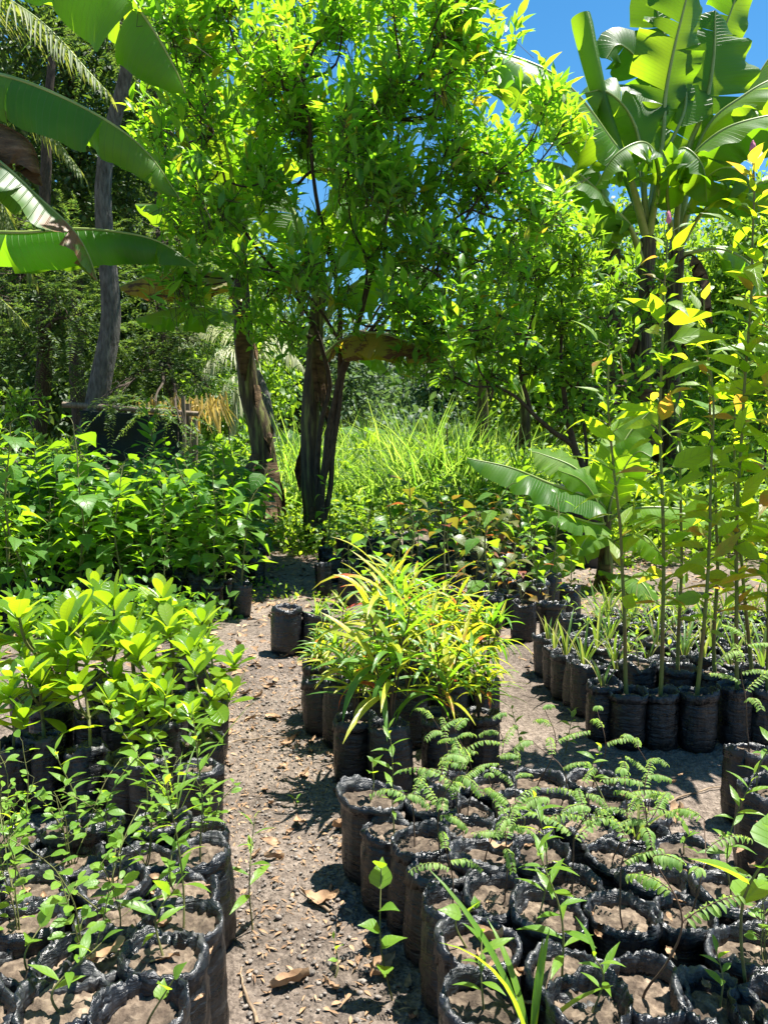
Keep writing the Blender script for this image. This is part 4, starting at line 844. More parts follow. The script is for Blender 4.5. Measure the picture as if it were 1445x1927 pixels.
# seedling variants: each returns (stem mesh, foliage mesh) with z=0 at the soil
def v_feather(seed, h=.3, lv=7, curl=1.2, arch=0.0):
    r = np.random.default_rng(seed); P = wob(curve([(0, 0, -.02), (r.normal() * .02 + arch * .2, r.normal() * .02, h * .55), (r.normal() * .04 + arch, r.normal() * .03, h)], 14), .012, 9, seed)
    W = M().add(*tube(P, np.linspace(.0028, .0012, 14), 5)); B, D, N, LL, BW = [], [], [], [], []
    for q in range(lv):
        k = int(13 * (.45 + .55 * (q + 1) / lv)); az = q * 2.4 + r.uniform(-.4, .4); L = r.uniform(.09, .16) * (1 - .3 * (q == lv - 1))
        o = np.array([math.cos(az), math.sin(az), r.uniform(.4, 1.2)]); o /= np.linalg.norm(o); a = norm(np.cross(o, [0, 0, 1.0])); upn = np.cross(a, o)
        s = np.linspace(0, 1, 12); cv = r.uniform(.4, 1.4); rr = P[k] + o * (L * np.sin(cv * s) / cv)[:, None] - upn * (L * (1 - np.cos(cv * s)) / cv)[:, None]
        W.add(*tube(rr, np.linspace(.0013, .0006, 12), 4))
        T = norm(np.gradient(rr, axis=0)); Nn = np.cross(a, T)
        for sd_ in (-1, 1):
            for u in range(1, 12):
                B.append(rr[u]); D.append(a * sd_ + T[u] * .45 + Nn[u] * -.25 + r.normal(size=3) * .12); N.append(Nn[u] * 1 + r.normal(size=3) * .2); LL.append(.023 * (1.1 - .6 * abs(u / 11 - .45)) * r.uniform(.85, 1.15))
    LL = np.array(LL)
    return W.mesh('stem', m_stembrown), M().add(*leaves(B, D, N, LL, LL * .42, P_ROUND, curl, .35)).mesh('foliage', m_feather)
def v_lance(seed, h=.3, n=14, L=.075, W_=.02, mat=None, prof=P_LANCE, el=.7, thick=.0028, whorl=1, start=.3, bend=.7, stemm=None, lean=.04):
    r = np.random.default_rng(seed); P = wob(curve([(0, 0, -.02), (r.normal() * .02, r.normal() * .02, h * .5), (r.normal() * lean, r.normal() * lean, h)], 14), .01, 6, seed)
    Wm = M().add(*tube(P, np.linspace(thick, thick * .4, 14), 5)); B, D, N, LL = [], [], [], []
    for q in range(n):
        f = start + (1 - start) * (q + 1) / n; k = f * 13; p = P[int(k)] if k >= 13 else P[int(k)] + (P[int(k) + 1] - P[int(k)]) * (k % 1)
        for v in range(whorl):
            az = q * 2.4 + v * 6.283 / whorl + r.uniform(-.3, .3); e = el * (.3 + f * 1.0) if q < n - 2 else 1.6
            B.append(p); D.append((math.cos(az), math.sin(az), e)); N.append((r.normal() * .25 - .3 * math.cos(az), r.normal() * .25 - .3 * math.sin(az), 1)); LL.append(L * r.uniform(.7, 1.15) * (1 - .35 * (f > .9)))
    LL = np.array(LL)
    return Wm.mesh('stem', stemm or m_stem), M().add(*leaves(B, D, N, LL, LL / L * W_, prof, r.uniform(bend * .4, bend * 1.5, len(LL)), .25)).mesh('foliage', mat or m_seed)
def v_round(seed, h=.22, n=12, L=.028):
    r = np.random.default_rng(seed); Wm = M(); B, D, N, LL = [], [], [], []
    for br in range(3):
        e = np.array([r.normal() * .06, r.normal() * .06, h * r.uniform(.7, 1.1)]); P = wob(curve([(0, 0, -.02), e * .5 + [r.normal() * .01, 0, .02], e], 12), .015, 9, seed + br); Wm.add(*tube(P, np.linspace(.002, .001, 12), 4))
        for q in range(n):
            k = int(3 + 8 * q / (n - 1)); az = q * 2.6 + r.uniform(-.5, .5); o = np.array([math.cos(az), math.sin(az), .4]); b_ = P[k] + o * .018
            Wm.add(*tube([P[k], (P[k] + b_) / 2, b_], .0007, 3)); B.append(b_); D.append(o); N.append((r.normal() * .4, r.normal() * .4, 1)); LL.append(L * r.uniform(.6, 1.3))
    LL = np.array(LL); return Wm.mesh('stem', m_stem), M().add(*leaves(B, D, N, LL, LL * .6, P_ROUND, .4, .2)).mesh('foliage', m_seed)
def v_blades(seed, h=.3, n=8, w=.014, lean=.25, bend=.5, mat=None):
    r = np.random.default_rng(seed); az = r.uniform(0, 6.28, n); B = np.stack([np.cos(az) * .01, np.sin(az) * .01, np.full(n, -.01)], 1)
    D = np.stack([np.cos(az) * lean * r.uniform(.3, 1.4, n), np.sin(az) * lean * r.uniform(.3, 1.4, n), np.ones(n)], 1); N = np.stack([-np.cos(az), -np.sin(az), np.full(n, .3)], 1)
    st = M().add(*tube([(0, 0, -.02), (0, 0, .02), (0.002, 0, .05)], [.008, .007, .003], 6)).mesh('stem', m_stem)
    return st, M().add(*leaves(B, D, N, h * r.uniform(.5, 1.1, n), w * r.uniform(.7, 1.2, n), P_STRAP, r.uniform(.1, bend * 1.8, n), .45)).mesh('foliage', mat or m_blade)
def v_croton(seed):
    r = np.random.default_rng(seed); Wm = M(); B, D, N, LL = [], [], [], []
    for br in range(5):
        az = br * 1.3 + r.uniform(-.3, .3); e = np.array([math.cos(az) * .08, math.sin(az) * .08, r.uniform(.2, .5)])
        P = wob(curve([(0, 0, -.02), (e[0] * .3, e[1] * .3, e[2] * .4), e], 12), .015, 8, seed + br); Wm.add(*tube(P, np.linspace(.006, .003, 12), 5))
        for q in range(11):
            k = int(6 + 5 * q / 10); a = q * 2.4 + r.uniform(-.3, .3); f = q / 10
            B.append(P[k]); D.append((math.cos(a), math.sin(a), .2 + 1.4 * f)); N.append((-math.cos(a) * .3, -math.sin(a) * .3, 1)); LL.append(r.uniform(.15, .34))
    LL = np.array(LL); return Wm.mesh('stem', m_stembrown), M().add(*leaves(B, D, N, LL, r.uniform(.018, .032, len(LL)), P_STRAP, r.uniform(.3, 1.9, len(LL)), .3, twist=.5)).mesh('foliage', m_croton)
def v_obov(seed, h=.42):
    r = np.random.default_rng(seed); Wm = M(); B, D, N, LL = [], [], [], []
    main = wob(curve([(0, 0, -.02), (r.normal() * .02, r.normal() * .02, h * .5), (r.normal() * .05, r.normal() * .05, h)], 12), .02, 5, seed); Wm.add(*tube(main, np.linspace(.008, .005, 12), 7))
    ends = [main[-1]]
    for br in range(3):
        k = int(r.integers(4, 9)); az = br * 2.1 + r.uniform(-.4, .4); e = main[k] + np.array([math.cos(az) * .12, math.sin(az) * .12, r.uniform(.08, .2)])
        P = curve([main[k], (main[k] + e) / 2 + [math.cos(az) * .03, math.sin(az) * .03, -.01], e], 8); Wm.add(*tube(P, np.linspace(.006, .004, 8), 6)); ends.append(e)
    for q in range(7):
        p_ = main[int(r.integers(3, 11))]; a = r.uniform(0, 6.28); B.append(p_); D.append((math.cos(a), math.sin(a), r.uniform(-.3, .5))); N.append((r.normal() * .3, r.normal() * .3, 1)); LL.append(r.uniform(.1, .17))
    for e in ends:
        a0 = r.uniform(0, 6.28)
        for q in range(8):
            a = a0 + q * 2.4; f = q / 7; B.append(e + np.array([0, 0, -.05 + .055 * f])); D.append((math.cos(a), math.sin(a), .3 + 1.9 * f)); N.append((-math.cos(a) * .6, -math.sin(a) * .6, .8)); LL.append(r.uniform(.08, .145) * (1 - .2 * f))
    LL = np.array(LL); return Wm.mesh('stem', m_stem), M().add(*leaves(B, D, N, LL, LL * r.uniform(.46, .58, len(LL)), P_OBOV, r.uniform(-.2, .7, len(LL)), .18)).mesh('foliage', m_obov)
def v_bed(seed, h=.85, n=36, L=.155, mat=None):
    r = np.random.default_rng(seed); P = wob(curve([(0, 0, -.02), (r.normal() * .03, r.normal() * .03, h * .5), (r.normal() * .08, r.normal() * .08, h)], 20), .03, 4, seed); Wm = M().add(*tube(P, np.linspace(.007, .003, 20), 6))
    B, D, N, LL = [], [], [], []
    for q in range(n):
        f = .03 + .97 * (q + 1) / n; p = P[min(19, int(f * 19))]; az = q * 2.4 + r.uniform(-.4, .4); o = np.array([math.cos(az), math.sin(az), .55]); pl = r.uniform(.04, .11) * (1.25 - f * .6)
        b_ = p + o * pl; Wm.add(*tube([p, (p + b_) / 2 + [0, 0, .008], b_], [.002, .0016, .0013], 4))
        B.append(b_); D.append((math.cos(az) + r.normal() * .25, math.sin(az) + r.normal() * .25, r.uniform(-.45, .35) + (1.0 if f > .93 else 0))); N.append((r.normal() * .25, r.normal() * .25 - .1, 1)); LL.append(L * r.uniform(.6, 1.15) * (1 - .4 * (f > .93)))
    LL = np.array(LL); return Wm.mesh('stem', m_stem), M().add(*leaves(B, D, N, LL, LL * r.uniform(.6, .8, len(LL)), P_OVATE, r.uniform(.2, 1.2, len(LL)), .22)).mesh('foliage', mat or m_bed)

FE = [v_feather(i, h=.18 + .04 * (i % 5), lv=3 + i % 3) for i in range(9)] + [v_feather(20 + i, h=.34 + .03 * i, lv=8) for i in range(3)]
LA = [v_lance(i, h=.1 + .03 * (i % 4), n=6 + i % 4, L=.06 + .01 * (i % 3), W_=.019) for i in range(6)]
LT = [v_lance(50 + i, h=.3 + .05 * i, n=15, L=.085, W_=.02, start=.2) for i in range(3)]
RO = [v_round(i) for i in range(4)] + [v_round(9, h=.36, n=14)]
BL = [v_blades(i, h=.2 + .04 * (i % 4), n=5 + i % 4) for i in range(7)]
GR = [v_blades(60 + i, h=.38, n=9, w=.008, lean=.5, bend=1.6, mat=m_weed) for i in range(2)]
CR = [v_croton(i) for i in range(6)]
OB = [v_obov(i, h=.24 + .05 * (i % 4)) for i in range(6)]
BE = [v_bed(i, h=.72 + .06 * (i % 4)) for i in range(7)]
SA = [v_bed(40 + i, h=.5 + .07 * i, n=12, L=.14) for i in range(4)]
RE = [v_bed(60 + i, h=.45 + .08 * i, n=12, L=.15, mat=m_red) for i in range(3)]
CO = [v_lance(90 + i, h=.11, n=3, L=.05, W_=.038, prof=P_OVATE, start=.6, bend=.5) for i in range(3)]

prng = random.Random(3)
def potted(x, y, variant, label, cat='potted seedling', group=None, bags=None, sc=None, rz=None, name='potted_seedling', psc=1.0, tilt=None, z=None, baglabel=None):
    bg_, so_ = prng.choice(bags or BAGS); st, fo = variant
    s = sc or prng.uniform(.94, 1.06)
    t = thing(name, label, cat, (x, y, (gz(x, y) - .004) if z is None else z), prng.uniform(0, 6.28) if rz is None else rz, group, s, tilt or (prng.gauss(0, .045), prng.gauss(0, .045)))
    ov = prng.uniform(-.07, .07)
    t.scale = (s * (1 + ov), s * (1 - ov), s * prng.uniform(.94, 1.04))
    part('bag', bg_, t, baglabel); part('soil', so_, t)
    o = part('stem', st, t, loc=(prng.gauss(0, .008), prng.gauss(0, .008), .246), sc=psc)
    part('foliage', fo, o)
    return t

# front right bed, rows as they stand (rim centres in the picture)
A_ = 'thin-stemmed feathery seedling'; B_ = 'small pointed-leaf seedling'
front_right = [
    [(898, 1878), (1097, 1925), (1337, 1897), (1440, 1905)],
    [(904, 1780), (1065, 1836), (1220, 1838), (1419, 1786)],
    [(851, 1704), (1021, 1727), (1167, 1730), (1284, 1718)],
    [(819, 1625), (945, 1672), (1068, 1666), (1220, 1657), (1366, 1681)],
    [(775, 1575), (913, 1608), (1024, 1611), (1135, 1602), (1293, 1596)],
    [(732, 1540), (887, 1549), (986, 1552), (1097, 1546), (1190, 1556)],
    [(691, 1497), (800, 1500), (880, 1508), (960, 1500), (1144, 1488), (1050, 1500)],
    [(840, 1462), (930, 1462), (1009, 1456), (1117, 1450), (1210, 1520)],
]
sp = {(898, 1878): 'L', (1097, 1925): 'L', (1337, 1897): 'L', (1440, 1905): 'L', (904, 1780): 'D', (1065, 1836): 'LT', (1220, 1838): 'T', (1419, 1786): 'C', (1021, 1727): 'LT', (732, 1540): 'LT', (819, 1625): 'TW', (691, 1497): 'CO', (1366, 1681): 'LT', (1190, 1556): 'B'}
for ri, row in enumerate(front_right):
    for ci, (px, py) in enumerate(sorted(row)):
        p = onz(px, py, .27); k = sp.get((px, py), 'F'); bags = None; extra = {}
        if k == 'F' and prng.random() < .2: v = prng.choice(LA); d = 'pointed-leaf seedling'
        elif k == 'F': v = prng.choice(FE); d = 'feathery seedling'
        elif k == 'L': v = prng.choice(LA); d = 'short pointed-leaf seedling'
        elif k == 'LT': v = prng.choice(LT); d = 'tall narrow-leaved seedling'
        elif k == 'D': v = CO[0]; d = 'two-leaved sprout'
        elif k == 'T': v = FE[3]; d = 'sparse feathery seedling'
        elif k == 'C': v = RO[2]; d = 'round-leaved seedling'
        elif k == 'TW': v = FE[9]; d = 'tall feathery seedling'
        elif k == 'B': v = BL[0]; d = 'grassy sprout'
        elif k == 'CO': v = CO[1]; d = 'round-leaved sprout'; bags = [FLARE]
        potted(p[0], p[1], v, f'{d}, {ORD[ci + 1]} from the path, {ORD[ri + 1]} row back in right front bed', group='bags of the right front bed', bags=bags, psc=prng.uniform(.7, 1.0), sc=[1.06, 1.04, 1.02, 1.0, 1, 1, 1, 1][ri] * prng.uniform(.97, 1.03))
# single bags around it
for px, py, v, lab, s in [(1408, 1405, FE[11], 'arching feathery seedling in a lone bag right of the front bed, below the stalks', 1.05),
                       (1436, 1500, LA[2], 'seedling bag cut by the right edge, just in front of the lone arching one', 1.05)]:
    p = onz(px, py, .27); potted(p[0], p[1], v, lab, group='lone bags', sc=s)

# front left bed
front_left = [
    [(105, 1890), (274, 1905), (-60, 1900)],
    [(304, 1822), (174, 1802), (30, 1815)],
    [(359, 1744), (234, 1719), (50, 1749), (-70, 1745)],
    [(359, 1660), (224, 1652), (65, 1664), (-60, 1660)],
    [(388, 1597), (269, 1597), (130, 1603), (20, 1628)],
    [(375, 1552), (295, 1548), (200, 1552), (120, 1555), (20, 1562)],
]
for ri, row in enumerate(front_left):
    for ci, (px, py) in enumerate(sorted(row, key=lambda q: -q[0])):
        p = onz(px, py, .27)
        v, d = prng.choice([(prng.choice(RO), 'small round-leaved seedling'), (prng.choice(LA), 'small pointed-leaf seedling'), (prng.choice(CO), 'two-leaved sprout'), (RO[3], 'sparse round-leaved seedling'), (prng.choice(LA), 'small pointed-leaf seedling')])
        if (px, py) == (359, 1744) : v, d = LT[1], 'seedling leaning over the path'
        if (px, py) == (388, 1597): v, d = LT[2], 'tall narrow-leaved seedling'
        if (px, py) == (304, 1822): v, d = LA[5], 'pointed-leaf seedling'
        potted(p[0], p[1], v, f'{d}, {ORD[ci + 1]} from the path, {ORD[ri + 1]} row back in left front bed', group='bags of the left front bed', tilt=(prng.gauss(0, .07), prng.gauss(0, .07)), sc=[1.12, 1.1, 1.08, 1.04, 1, 1][ri])

# glossy obovate plants bed (left, behind)
row_lab = 'glossy paddle-leaved plant'
obs = [(390, 1262), (388, 1318), (380, 1378), (372, 1440), (300, 1428), (310, 1352), (318, 1290), (240, 1410), (250, 1340), (262, 1280), (165, 1400), (180, 1330), (195, 1272), (80, 1390), (100, 1330), (60, 1290), (345, 1235), (20, 1400)]
for i, (px, py) in enumerate(sorted(obs, key=lambda q: (-q[1] // 60, -q[0]))):
    p = onz(px, py, .27); thin = px > 330 and py > 1400
    rw = {0: 'a'}
    if thin: v, lab = LT[0], 'slender seedling in the nearest path-side bag of the glossy-leaved bed'
    elif (px, py) == (390, 1262): v, lab = OB[5], 'glossy paddle-leaved plant leaning over the far end of the path-side bags'
    else: v, lab = OB[i % 6], f'glossy paddle-leaved plant, {ORD[i]} counted from the near path corner of its bed'
    potted(p[0], p[1], v, lab, group='glossy-leaved plants in bags', psc=prng.uniform(.85, 1.15) * (1.18 if 90 < px < 330 and py < 1400 else .8), tilt=(prng.gauss(0, .06), prng.gauss(0, .06)))

# two bags with tiny sprouts by the trunk
p = onz(538, 1152, .27); potted(p[0], p[1], CO[2], 'lone upright bag with a yellow-green sprout beyond the path', group='pair of bags by the trunk', sc=1.2)
p = onz(588, 1150, .27); potted(p[0], p[1], GR[0], 'right bag of the pair by the trunk, with thin arching grass', group='pair of bags by the trunk', sc=1.05)

# croton bed
cro = [(667, 1345), (738, 1363), (830, 1347), (905, 1325), (643, 1290), (609, 1272), (597, 1251), (700, 1285), (765, 1290), (840, 1280), (650, 1245), (715, 1240), (790, 1240), (870, 1262), (760, 1205), (690, 1205), (840, 1215), (910, 1275)]
for i, (px, py) in enumerate(sorted(cro, key=lambda q: (-(q[1] // 45), q[0]))):
    p = onz(px, py, .27); rowi = sorted({q[1] // 45 for q in cro}, reverse=True).index(py // 45); col = sum(1 for q in cro if q[1] // 45 == py // 45 and q[0] < px)
    potted(p[0], p[1], CR[i % 6], f'yellow and red strap-leaved croton, {ORD[col + 1]} from the path in the {ORD[rowi + 1]} row', 'croton', group='croton plants in bags', psc=prng.uniform(.75, 1.05) * (.4 if px < 625 else .62 if px < 705 else 1), name='potted_croton')

def hexfill(poly, z, step, jit=.012):
    """world grid positions inside a picture polygon taken at height z"""
    W = [onz(px, py, z)[:2] for px, py in poly]; xs = [q[0] for q in W]; ys = [q[1] for q in W]; rows = []
    y = min(ys); k = 0
    while y < max(ys):
        row = []; x = min(xs) + (k % 2) * step / 2
        while x < max(xs):
            ins = False
            for a in range(len(W)):
                (x1, y1), (x2, y2) = W[a], W[a - 1]
                if (y1 > y) != (y2 > y) and x < (x2 - x1) * (y - y1) / (y2 - y1) + x1: ins = not ins
            if ins: row.append((x + prng.gauss(0, jit), y + prng.gauss(0, jit)))
            x += step
        if row: rows.append(row)
        y += step * .87; k += 1
    return rows

# right bed: front edge and rows of blade seedlings
edge = [(1136, 1284), (1105, 1247), (1087, 1231), (1068, 1215), (1050, 1200), (1032, 1185)]
for i, (px, py) in enumerate(edge):
    p = onz(px, py, .27); potted(p[0], p[1], BL[i % 7], f'stiff blade seedling in the {ORD[i + 1]} bag along the path edge of the right bed', group='blade seedlings of the right bed')
stalks = [(1180, 1292), (1243, 1293), (1313, 1296), (1387, 1290), (1445, 1296), (1345, 1262), (1275, 1256), (1412, 1258), (1500, 1280)]
rows = hexfill([(1160, 1250), (1060, 1172), (1100, 1150), (1500, 1150), (1620, 1250)], .27, .155)
used = [tuple(onz(a, b_, .27)[:2]) for a, b_ in edge + stalks]
for ri, row in enumerate(rows):
    ci = 0
    for (x, y) in row:
        if min((x - a) ** 2 + (y - b_) ** 2 for a, b_ in used) < .125 ** 2: continue
        ci += 1; used.append((x, y))
        v, d = (BL[prng.randrange(7)], 'stiff blade seedling') if prng.random() < .8 else (LA[prng.randrange(6)], 'pointed-leaf seedling')
        potted(x, y, v, f'{d} behind the flowering stalks, row {ORD[ri + 1]}, {ORD[min(ci, 20)]} from the path', group='blade seedlings of the right bed')

# tall flowering stalks (celosia) in the front bags of the right bed
def stalk(px, py, top, label, flower=False, n=30, seed=0, L=.2, mid=None, psc=1):
    r = np.random.default_rng(seed); p = onz(px, py, .27); Y = p[1]
    t = thing('flowering_stalk', label, 'potted plant', (p[0], p[1], gz(p[0], p[1]) - .004), 0, 'tall flowering stalks in bags')
    bg_, so_ = prng.choice(BAGS); part('bag', bg_, t); part('soil', so_, t)
    T0 = at(top[0], top[1], Y + (top[2] if len(top) > 2 else 0)); b0 = np.array(t.location)
    base = p - [0, 0, .03]; m_ = at(*mid) if mid else (base + T0) / 2 + r.normal(size=3) * .02
    P = wob(curve([base, m_, T0], 40), .012, 3, seed) - b0; lenS = T0[2] - base[2]
    P[:, 0] += .035 * np.sin(np.linspace(0, 1, 40) * 5 + seed) * np.linspace(0, 1, 40); P[:, 1] += .03 * np.sin(np.linspace(0, 1, 40) * 4 + seed * 2) * np.linspace(0, 1, 40)
    W = M().add(*tube(P, np.linspace(.0095, .0035, 40), 8))
    B, D, N, LL = [], [], [], []
    n = int(n * 1.75 * lenS / 1.9)
    for q in range(n):
        f = .16 + .82 * (q + 1) / n; i_ = f * 39; i0 = min(38, int(i_)); pp = P[i0] + (P[i0 + 1] - P[i0]) * (i_ - i0)
        az = q * 2.4 + r.uniform(-.4, .4); e = r.uniform(-.35, 1.1) + (.7 if f > .93 else 0); o = np.array([math.cos(az), math.sin(az), .6])
        pe = r.uniform(.02, .05); B.append(pp + o * pe); st_ = tube([pp, pp + o * pe * .5, pp + o * pe], [.003, .002, .0015], 4)
        W.add(*st_)
        D.append((math.cos(az), math.sin(az), e)); N.append((r.normal() * .55 - .3 * math.cos(az), r.normal() * .55 - .3 * math.sin(az) - .15, .8)); LL.append(L * 1.12 * r.uniform(.35, 1.15) * (1 - .3 * (f > .85)) * (.8 if f < .3 else 1))
        if r.random() < .6:   # axillary small leaf
            B.append(pp); D.append((math.cos(az + .6), math.sin(az + .6), 1.0)); N.append((0, 0, 1)); LL.append(L * r.uniform(.3, .6))
    LL = np.array(LL); part('stem', W.mesh('stem', m_stemred), t)
    part('foliage', M().add(*leaves(B, D, N, LL, LL * r.uniform(.27, .4, len(LL)), P_OVATE, r.uniform(.1, 1.0, len(LL)), .22)).mesh('foliage', m_celosia), t)
    if flower:
        e = P[-1]; q = np.array([e + [0, 0, h_] for h_ in np.linspace(0, .055, 9)]); V, Fc, U = tube(q, [.004, .009, .012, .013, .012, .011, .009, .006, .001], 12)
        V = wob(V, .004, 90, seed); part('flower_spike', M().add(V, Fc, U).mesh('flower_spike', m_flower), t)
for i, (a, kw) in enumerate([
    ((1180, 1292, (1148, 640)), dict(n=22, label='slim reddish stalk at the left end of the tall flowering row', seed=1, L=.19)),
    ((1243, 1293, (1252, 415)), dict(n=30, label='second tall stalk from the left in front of the banana trunks', seed=2, flower=True)),
    ((1313, 1296, (1318, 700)), dict(n=22, label='shorter stalk between the two thickest flowering stalks', seed=3, L=.17)),
    ((1387, 1290, (1404, 292)), dict(n=34, label='tallest thick-stemmed stalk ending in a pink flower spike', seed=4, flower=True, L=.22)),
    ((1445, 1296, (1452, 470)), dict(n=32, label='tall stalk standing at the right edge of the view', seed=5, L=.2)),
    ((1345, 1262, (1338, 560)), dict(n=26, label='thin stalk behind the shorter one, its tip level with the banana crown', seed=6, L=.18)),
    ((1275, 1256, (1288, 760)), dict(n=18, label='thin low stalk half hidden behind the second tall one', seed=7, L=.16)),
    ((1412, 1258, (1386, 640)), dict(n=26, label='stalk standing just behind the tallest thick-stemmed one', seed=8, L=.19)),
    ((1500, 1280, (1490, 380)), dict(n=34, label='tall stalk mostly outside the right edge, its leaves reaching in', seed=9, L=.22)),
]):
    stalk(*a, **kw)

# leafy bed on the left
rows = hexfill([(-160, 1120), (455, 1095), (505, 1010), (470, 980), (-20, 985), (-200, 1000)], .27, .31, .05)
for ri, row in enumerate(rows):
    for ci, (x, y) in enumerate(sorted(row, reverse=True)):
        potted(x, y, prng.choice(BE), f'leafy broad-leaved sapling in left middle bed, {ORD[min(30, ri + 1)]} row back, {ORD[min(30, ci + 1)]} from the path', 'potted sapling', group='leafy saplings of the left middle bed', name='potted_sapling', psc=prng.uniform(.85, 1.32))
for i, (px, py, Y, lab) in enumerate([(75, 840, 6.6, 'tall bright shoot standing above the leafy bed at the far left'), (190, 800, 7.0, 'pointed bright shoot rising in front of the leaning trunk'), (10, 800, 7.2, 'pale pointed shoot at the left edge above the leafy bed'), (300, 760, 7.4, 'leafy shoot rising in front of the shade cloth')]):
    g = ground_at(px, Y); h = at(px, py, Y)[2]
    v = v_lance(200 + i, h=h - .2, n=20, L=.2, W_=.05, el=.8, thick=.008, start=.6, mat=m_bed)
    potted(g[0], g[1], v, lab, 'potted sapling', group='tall shoots of the left bed', name='potted_sapling')

# middle distance: dark rows of bags with sparse saplings
rows = hexfill([(640, 1090), (560, 1075), (640, 1000), (1010, 985), (1060, 1060), (1000, 1150), (900, 1130)], .27, .42, .05)
for ri, row in enumerate(rows):
    for ci, (x, y) in enumerate(sorted(row)):
        red = abs(x - .75) < .5 and prng.random() < .6; side = x > .9
        if x < .1 and prng.random() < .5: v, d = CO[prng.randrange(3)], 'tiny sprout'
        elif red: v, d = RE[prng.randrange(3)], 'bronze-leaved sapling'
        else: v, d = SA[prng.randrange(4)], 'sparse green sapling'
        potted(x, y, v, f'{d} in the shaded middle bed, row {ORD[min(30, ri + 1)]}, {ORD[min(30, ci + 1)]} from the trunks', 'potted sapling', group='saplings of the shaded middle bed', name='potted_sapling', psc=prng.uniform(.7, 1.25))
for i, (px, py) in enumerate([(962, 1085), (1005, 1100), (1040, 1130), (930, 1110), (985, 1135), (1075, 1105)]):
    p = onz(px, py, .27)
    potted(p[0], p[1], (SA + RE)[(i * 3) % 7], f'yellow-green sapling in front of the young banana, {ORD[i + 1]} of its loose group', 'potted sapling', group='loose bags near the young banana', name='potted_sapling', psc=.6)

# ------------------------------------------------------------------ free plants along the path
def freeplant(px, py, v, label, sc=1.0, cat='weed', name='weed'):
    p = onz(px, py, 0); t = thing(name, label, cat, (p[0], p[1], gz(p[0], p[1])), prng.uniform(0, 6), 'weeds on the path', sc)
    o = part('stem', v[0], t); part('foliage', v[1], t)
freeplant(742, 1885, v_lance(301, h=.3, n=6, L=.075, W_=.062, prof=P_OVATE, start=.2, bend=.5), 'round-leaved yellow-green weed beside the front right bags')
freeplant(480, 1760, v_lance(302, h=.28, n=9, L=.1, W_=.022, start=.3), 'narrow-leaved weed leaning from the left bags over the path')
freeplant(896, 1300 - 0, v_lance(303, h=.12, n=6, L=.05, W_=.012), 'small weed beside the crotons')
freeplant(450, 1290, v_blades(304, h=.16, n=6, w=.005, mat=m_weed), 'thin grass tuft near the left bags on the path')
freeplant(1062, 1420, v_lance(305, h=.2, n=9, L=.06, W_=.02), 'thin weed in the gap between the crotons and the right bed')
freeplant(625, 1850, v_lance(306, h=.05, n=3, L=.04, W_=.02), 'tiny sprout in the middle of the path')
freeplant(552, 1510, v_lance(307, h=.04, n=4, L=.03, W_=.01), 'tiny sprout in the path beside the left bags')
freeplant(970, 1440, v_lance(308, h=.22, n=10, L=.05, W_=.022), 'weed growing behind the right front bed')
# foreground plants rising from the near bags
p = onz(1000, 1925, .27); t = thing('grass_tuft', 'long bright grass blades rising in the right foreground', 'grass tuft', (p[0], p[1], .24)); part('blades', v_blades(400, h=.34, n=6, w=.016, lean=.4, bend=.5, mat=m_seed)[1], t)
p = onz(1405, 1840, .27); t = thing('climbing_weed', 'pale stemmed weed with big butterfly leaves near the right edge', 'weed', (p[0], p[1], .24), .4)
v = v_lance(401, h=.42, n=7, L=.11, W_=.085, prof=P_OVATE, start=.35, thick=.004, bend=.6, lean=.09); part('stem', v[0], t); part('foliage', v[1], t)
p = onz(120, 1480, .27)
for i, (px, py) in enumerate([(30, 1600), (215, 1600), (265, 1540), (330, 1500), (150, 1560)]):
    p = onz(px, py, .27); v = [RO[4], v_lance(410, h=.42, n=16, L=.06, W_=.028, prof=P_OVATE, start=.2, lean=.1), v_lance(411, h=.38, n=14, L=.05, W_=.035, prof=P_ROUND, start=.3, lean=.1), v_blades(412, h=.45, n=7, w=.006, lean=.5, bend=1.8, mat=m_weed), LT[0]][i]
    t = thing('weed', ['branching weed with oval leaves at the left edge among the bags', 'leafy weed in the middle of the left bags', 'pale round-leaved weed behind the left bags', 'thin arching grass behind the left bags', 'dense narrow weed beside the dark gap of the left bags'][i], 'weed', (p[0], p[1], .22), i * 1.3, 'weeds among the left bags')
    part('stem', v[0], t); part('foliage', v[1], t)

# ------------------------------------------------------------------ litter, stones, twigs
def path_pts(n, seed, near=True):
    r = np.random.default_rng(seed); out = []
    while len(out) < n:
        y = r.uniform(1.75, 5.4); py = 836 + 1.35 * F / y
        lo = np.interp(py, [1180, 1300, 1500, 1700, 1927], [430, 425, 415, 450, 450]); hi = np.interp(py, [1180, 1300, 1500, 1700, 1927], [1010, 590, 650, 700, 800])
        px = r.uniform(lo, hi); p = onz(px, py, 0); out.append(p)
    return out
lm = []
for s in range(7):
    r = np.random.default_rng(s); V = []; a, b_ = 11, 7
    for i in range(a):
        for j in range(b_):
            t_ = i / (a - 1); w_ = .5 * [P_OVATE, P_OBOV, P_LANCE][s % 3][min(6, int(t_ * 6))] * .05; u = j / (b_ - 1) * 2 - 1
            V.append((u * w_ * (1 - .2 * t_), (t_ - .5) * .1, .018 * u * u * (1 if s % 2 else .3) + .02 * (t_ - .5) ** 2 * 4 * (s % 3) / 2 + .012 * noise.noise(Vector((u * 2.2, t_ * 5, s))) + .006))
    i = np.arange(a - 1)[:, None] * b_; j = np.arange(b_ - 1)[None, :]
    lm.append(M().add(V, np.stack([i + j, i + j + 1, i + b_ + j + 1, i + b_ + j], -1)).mesh('fallen_leaf', m_litter))
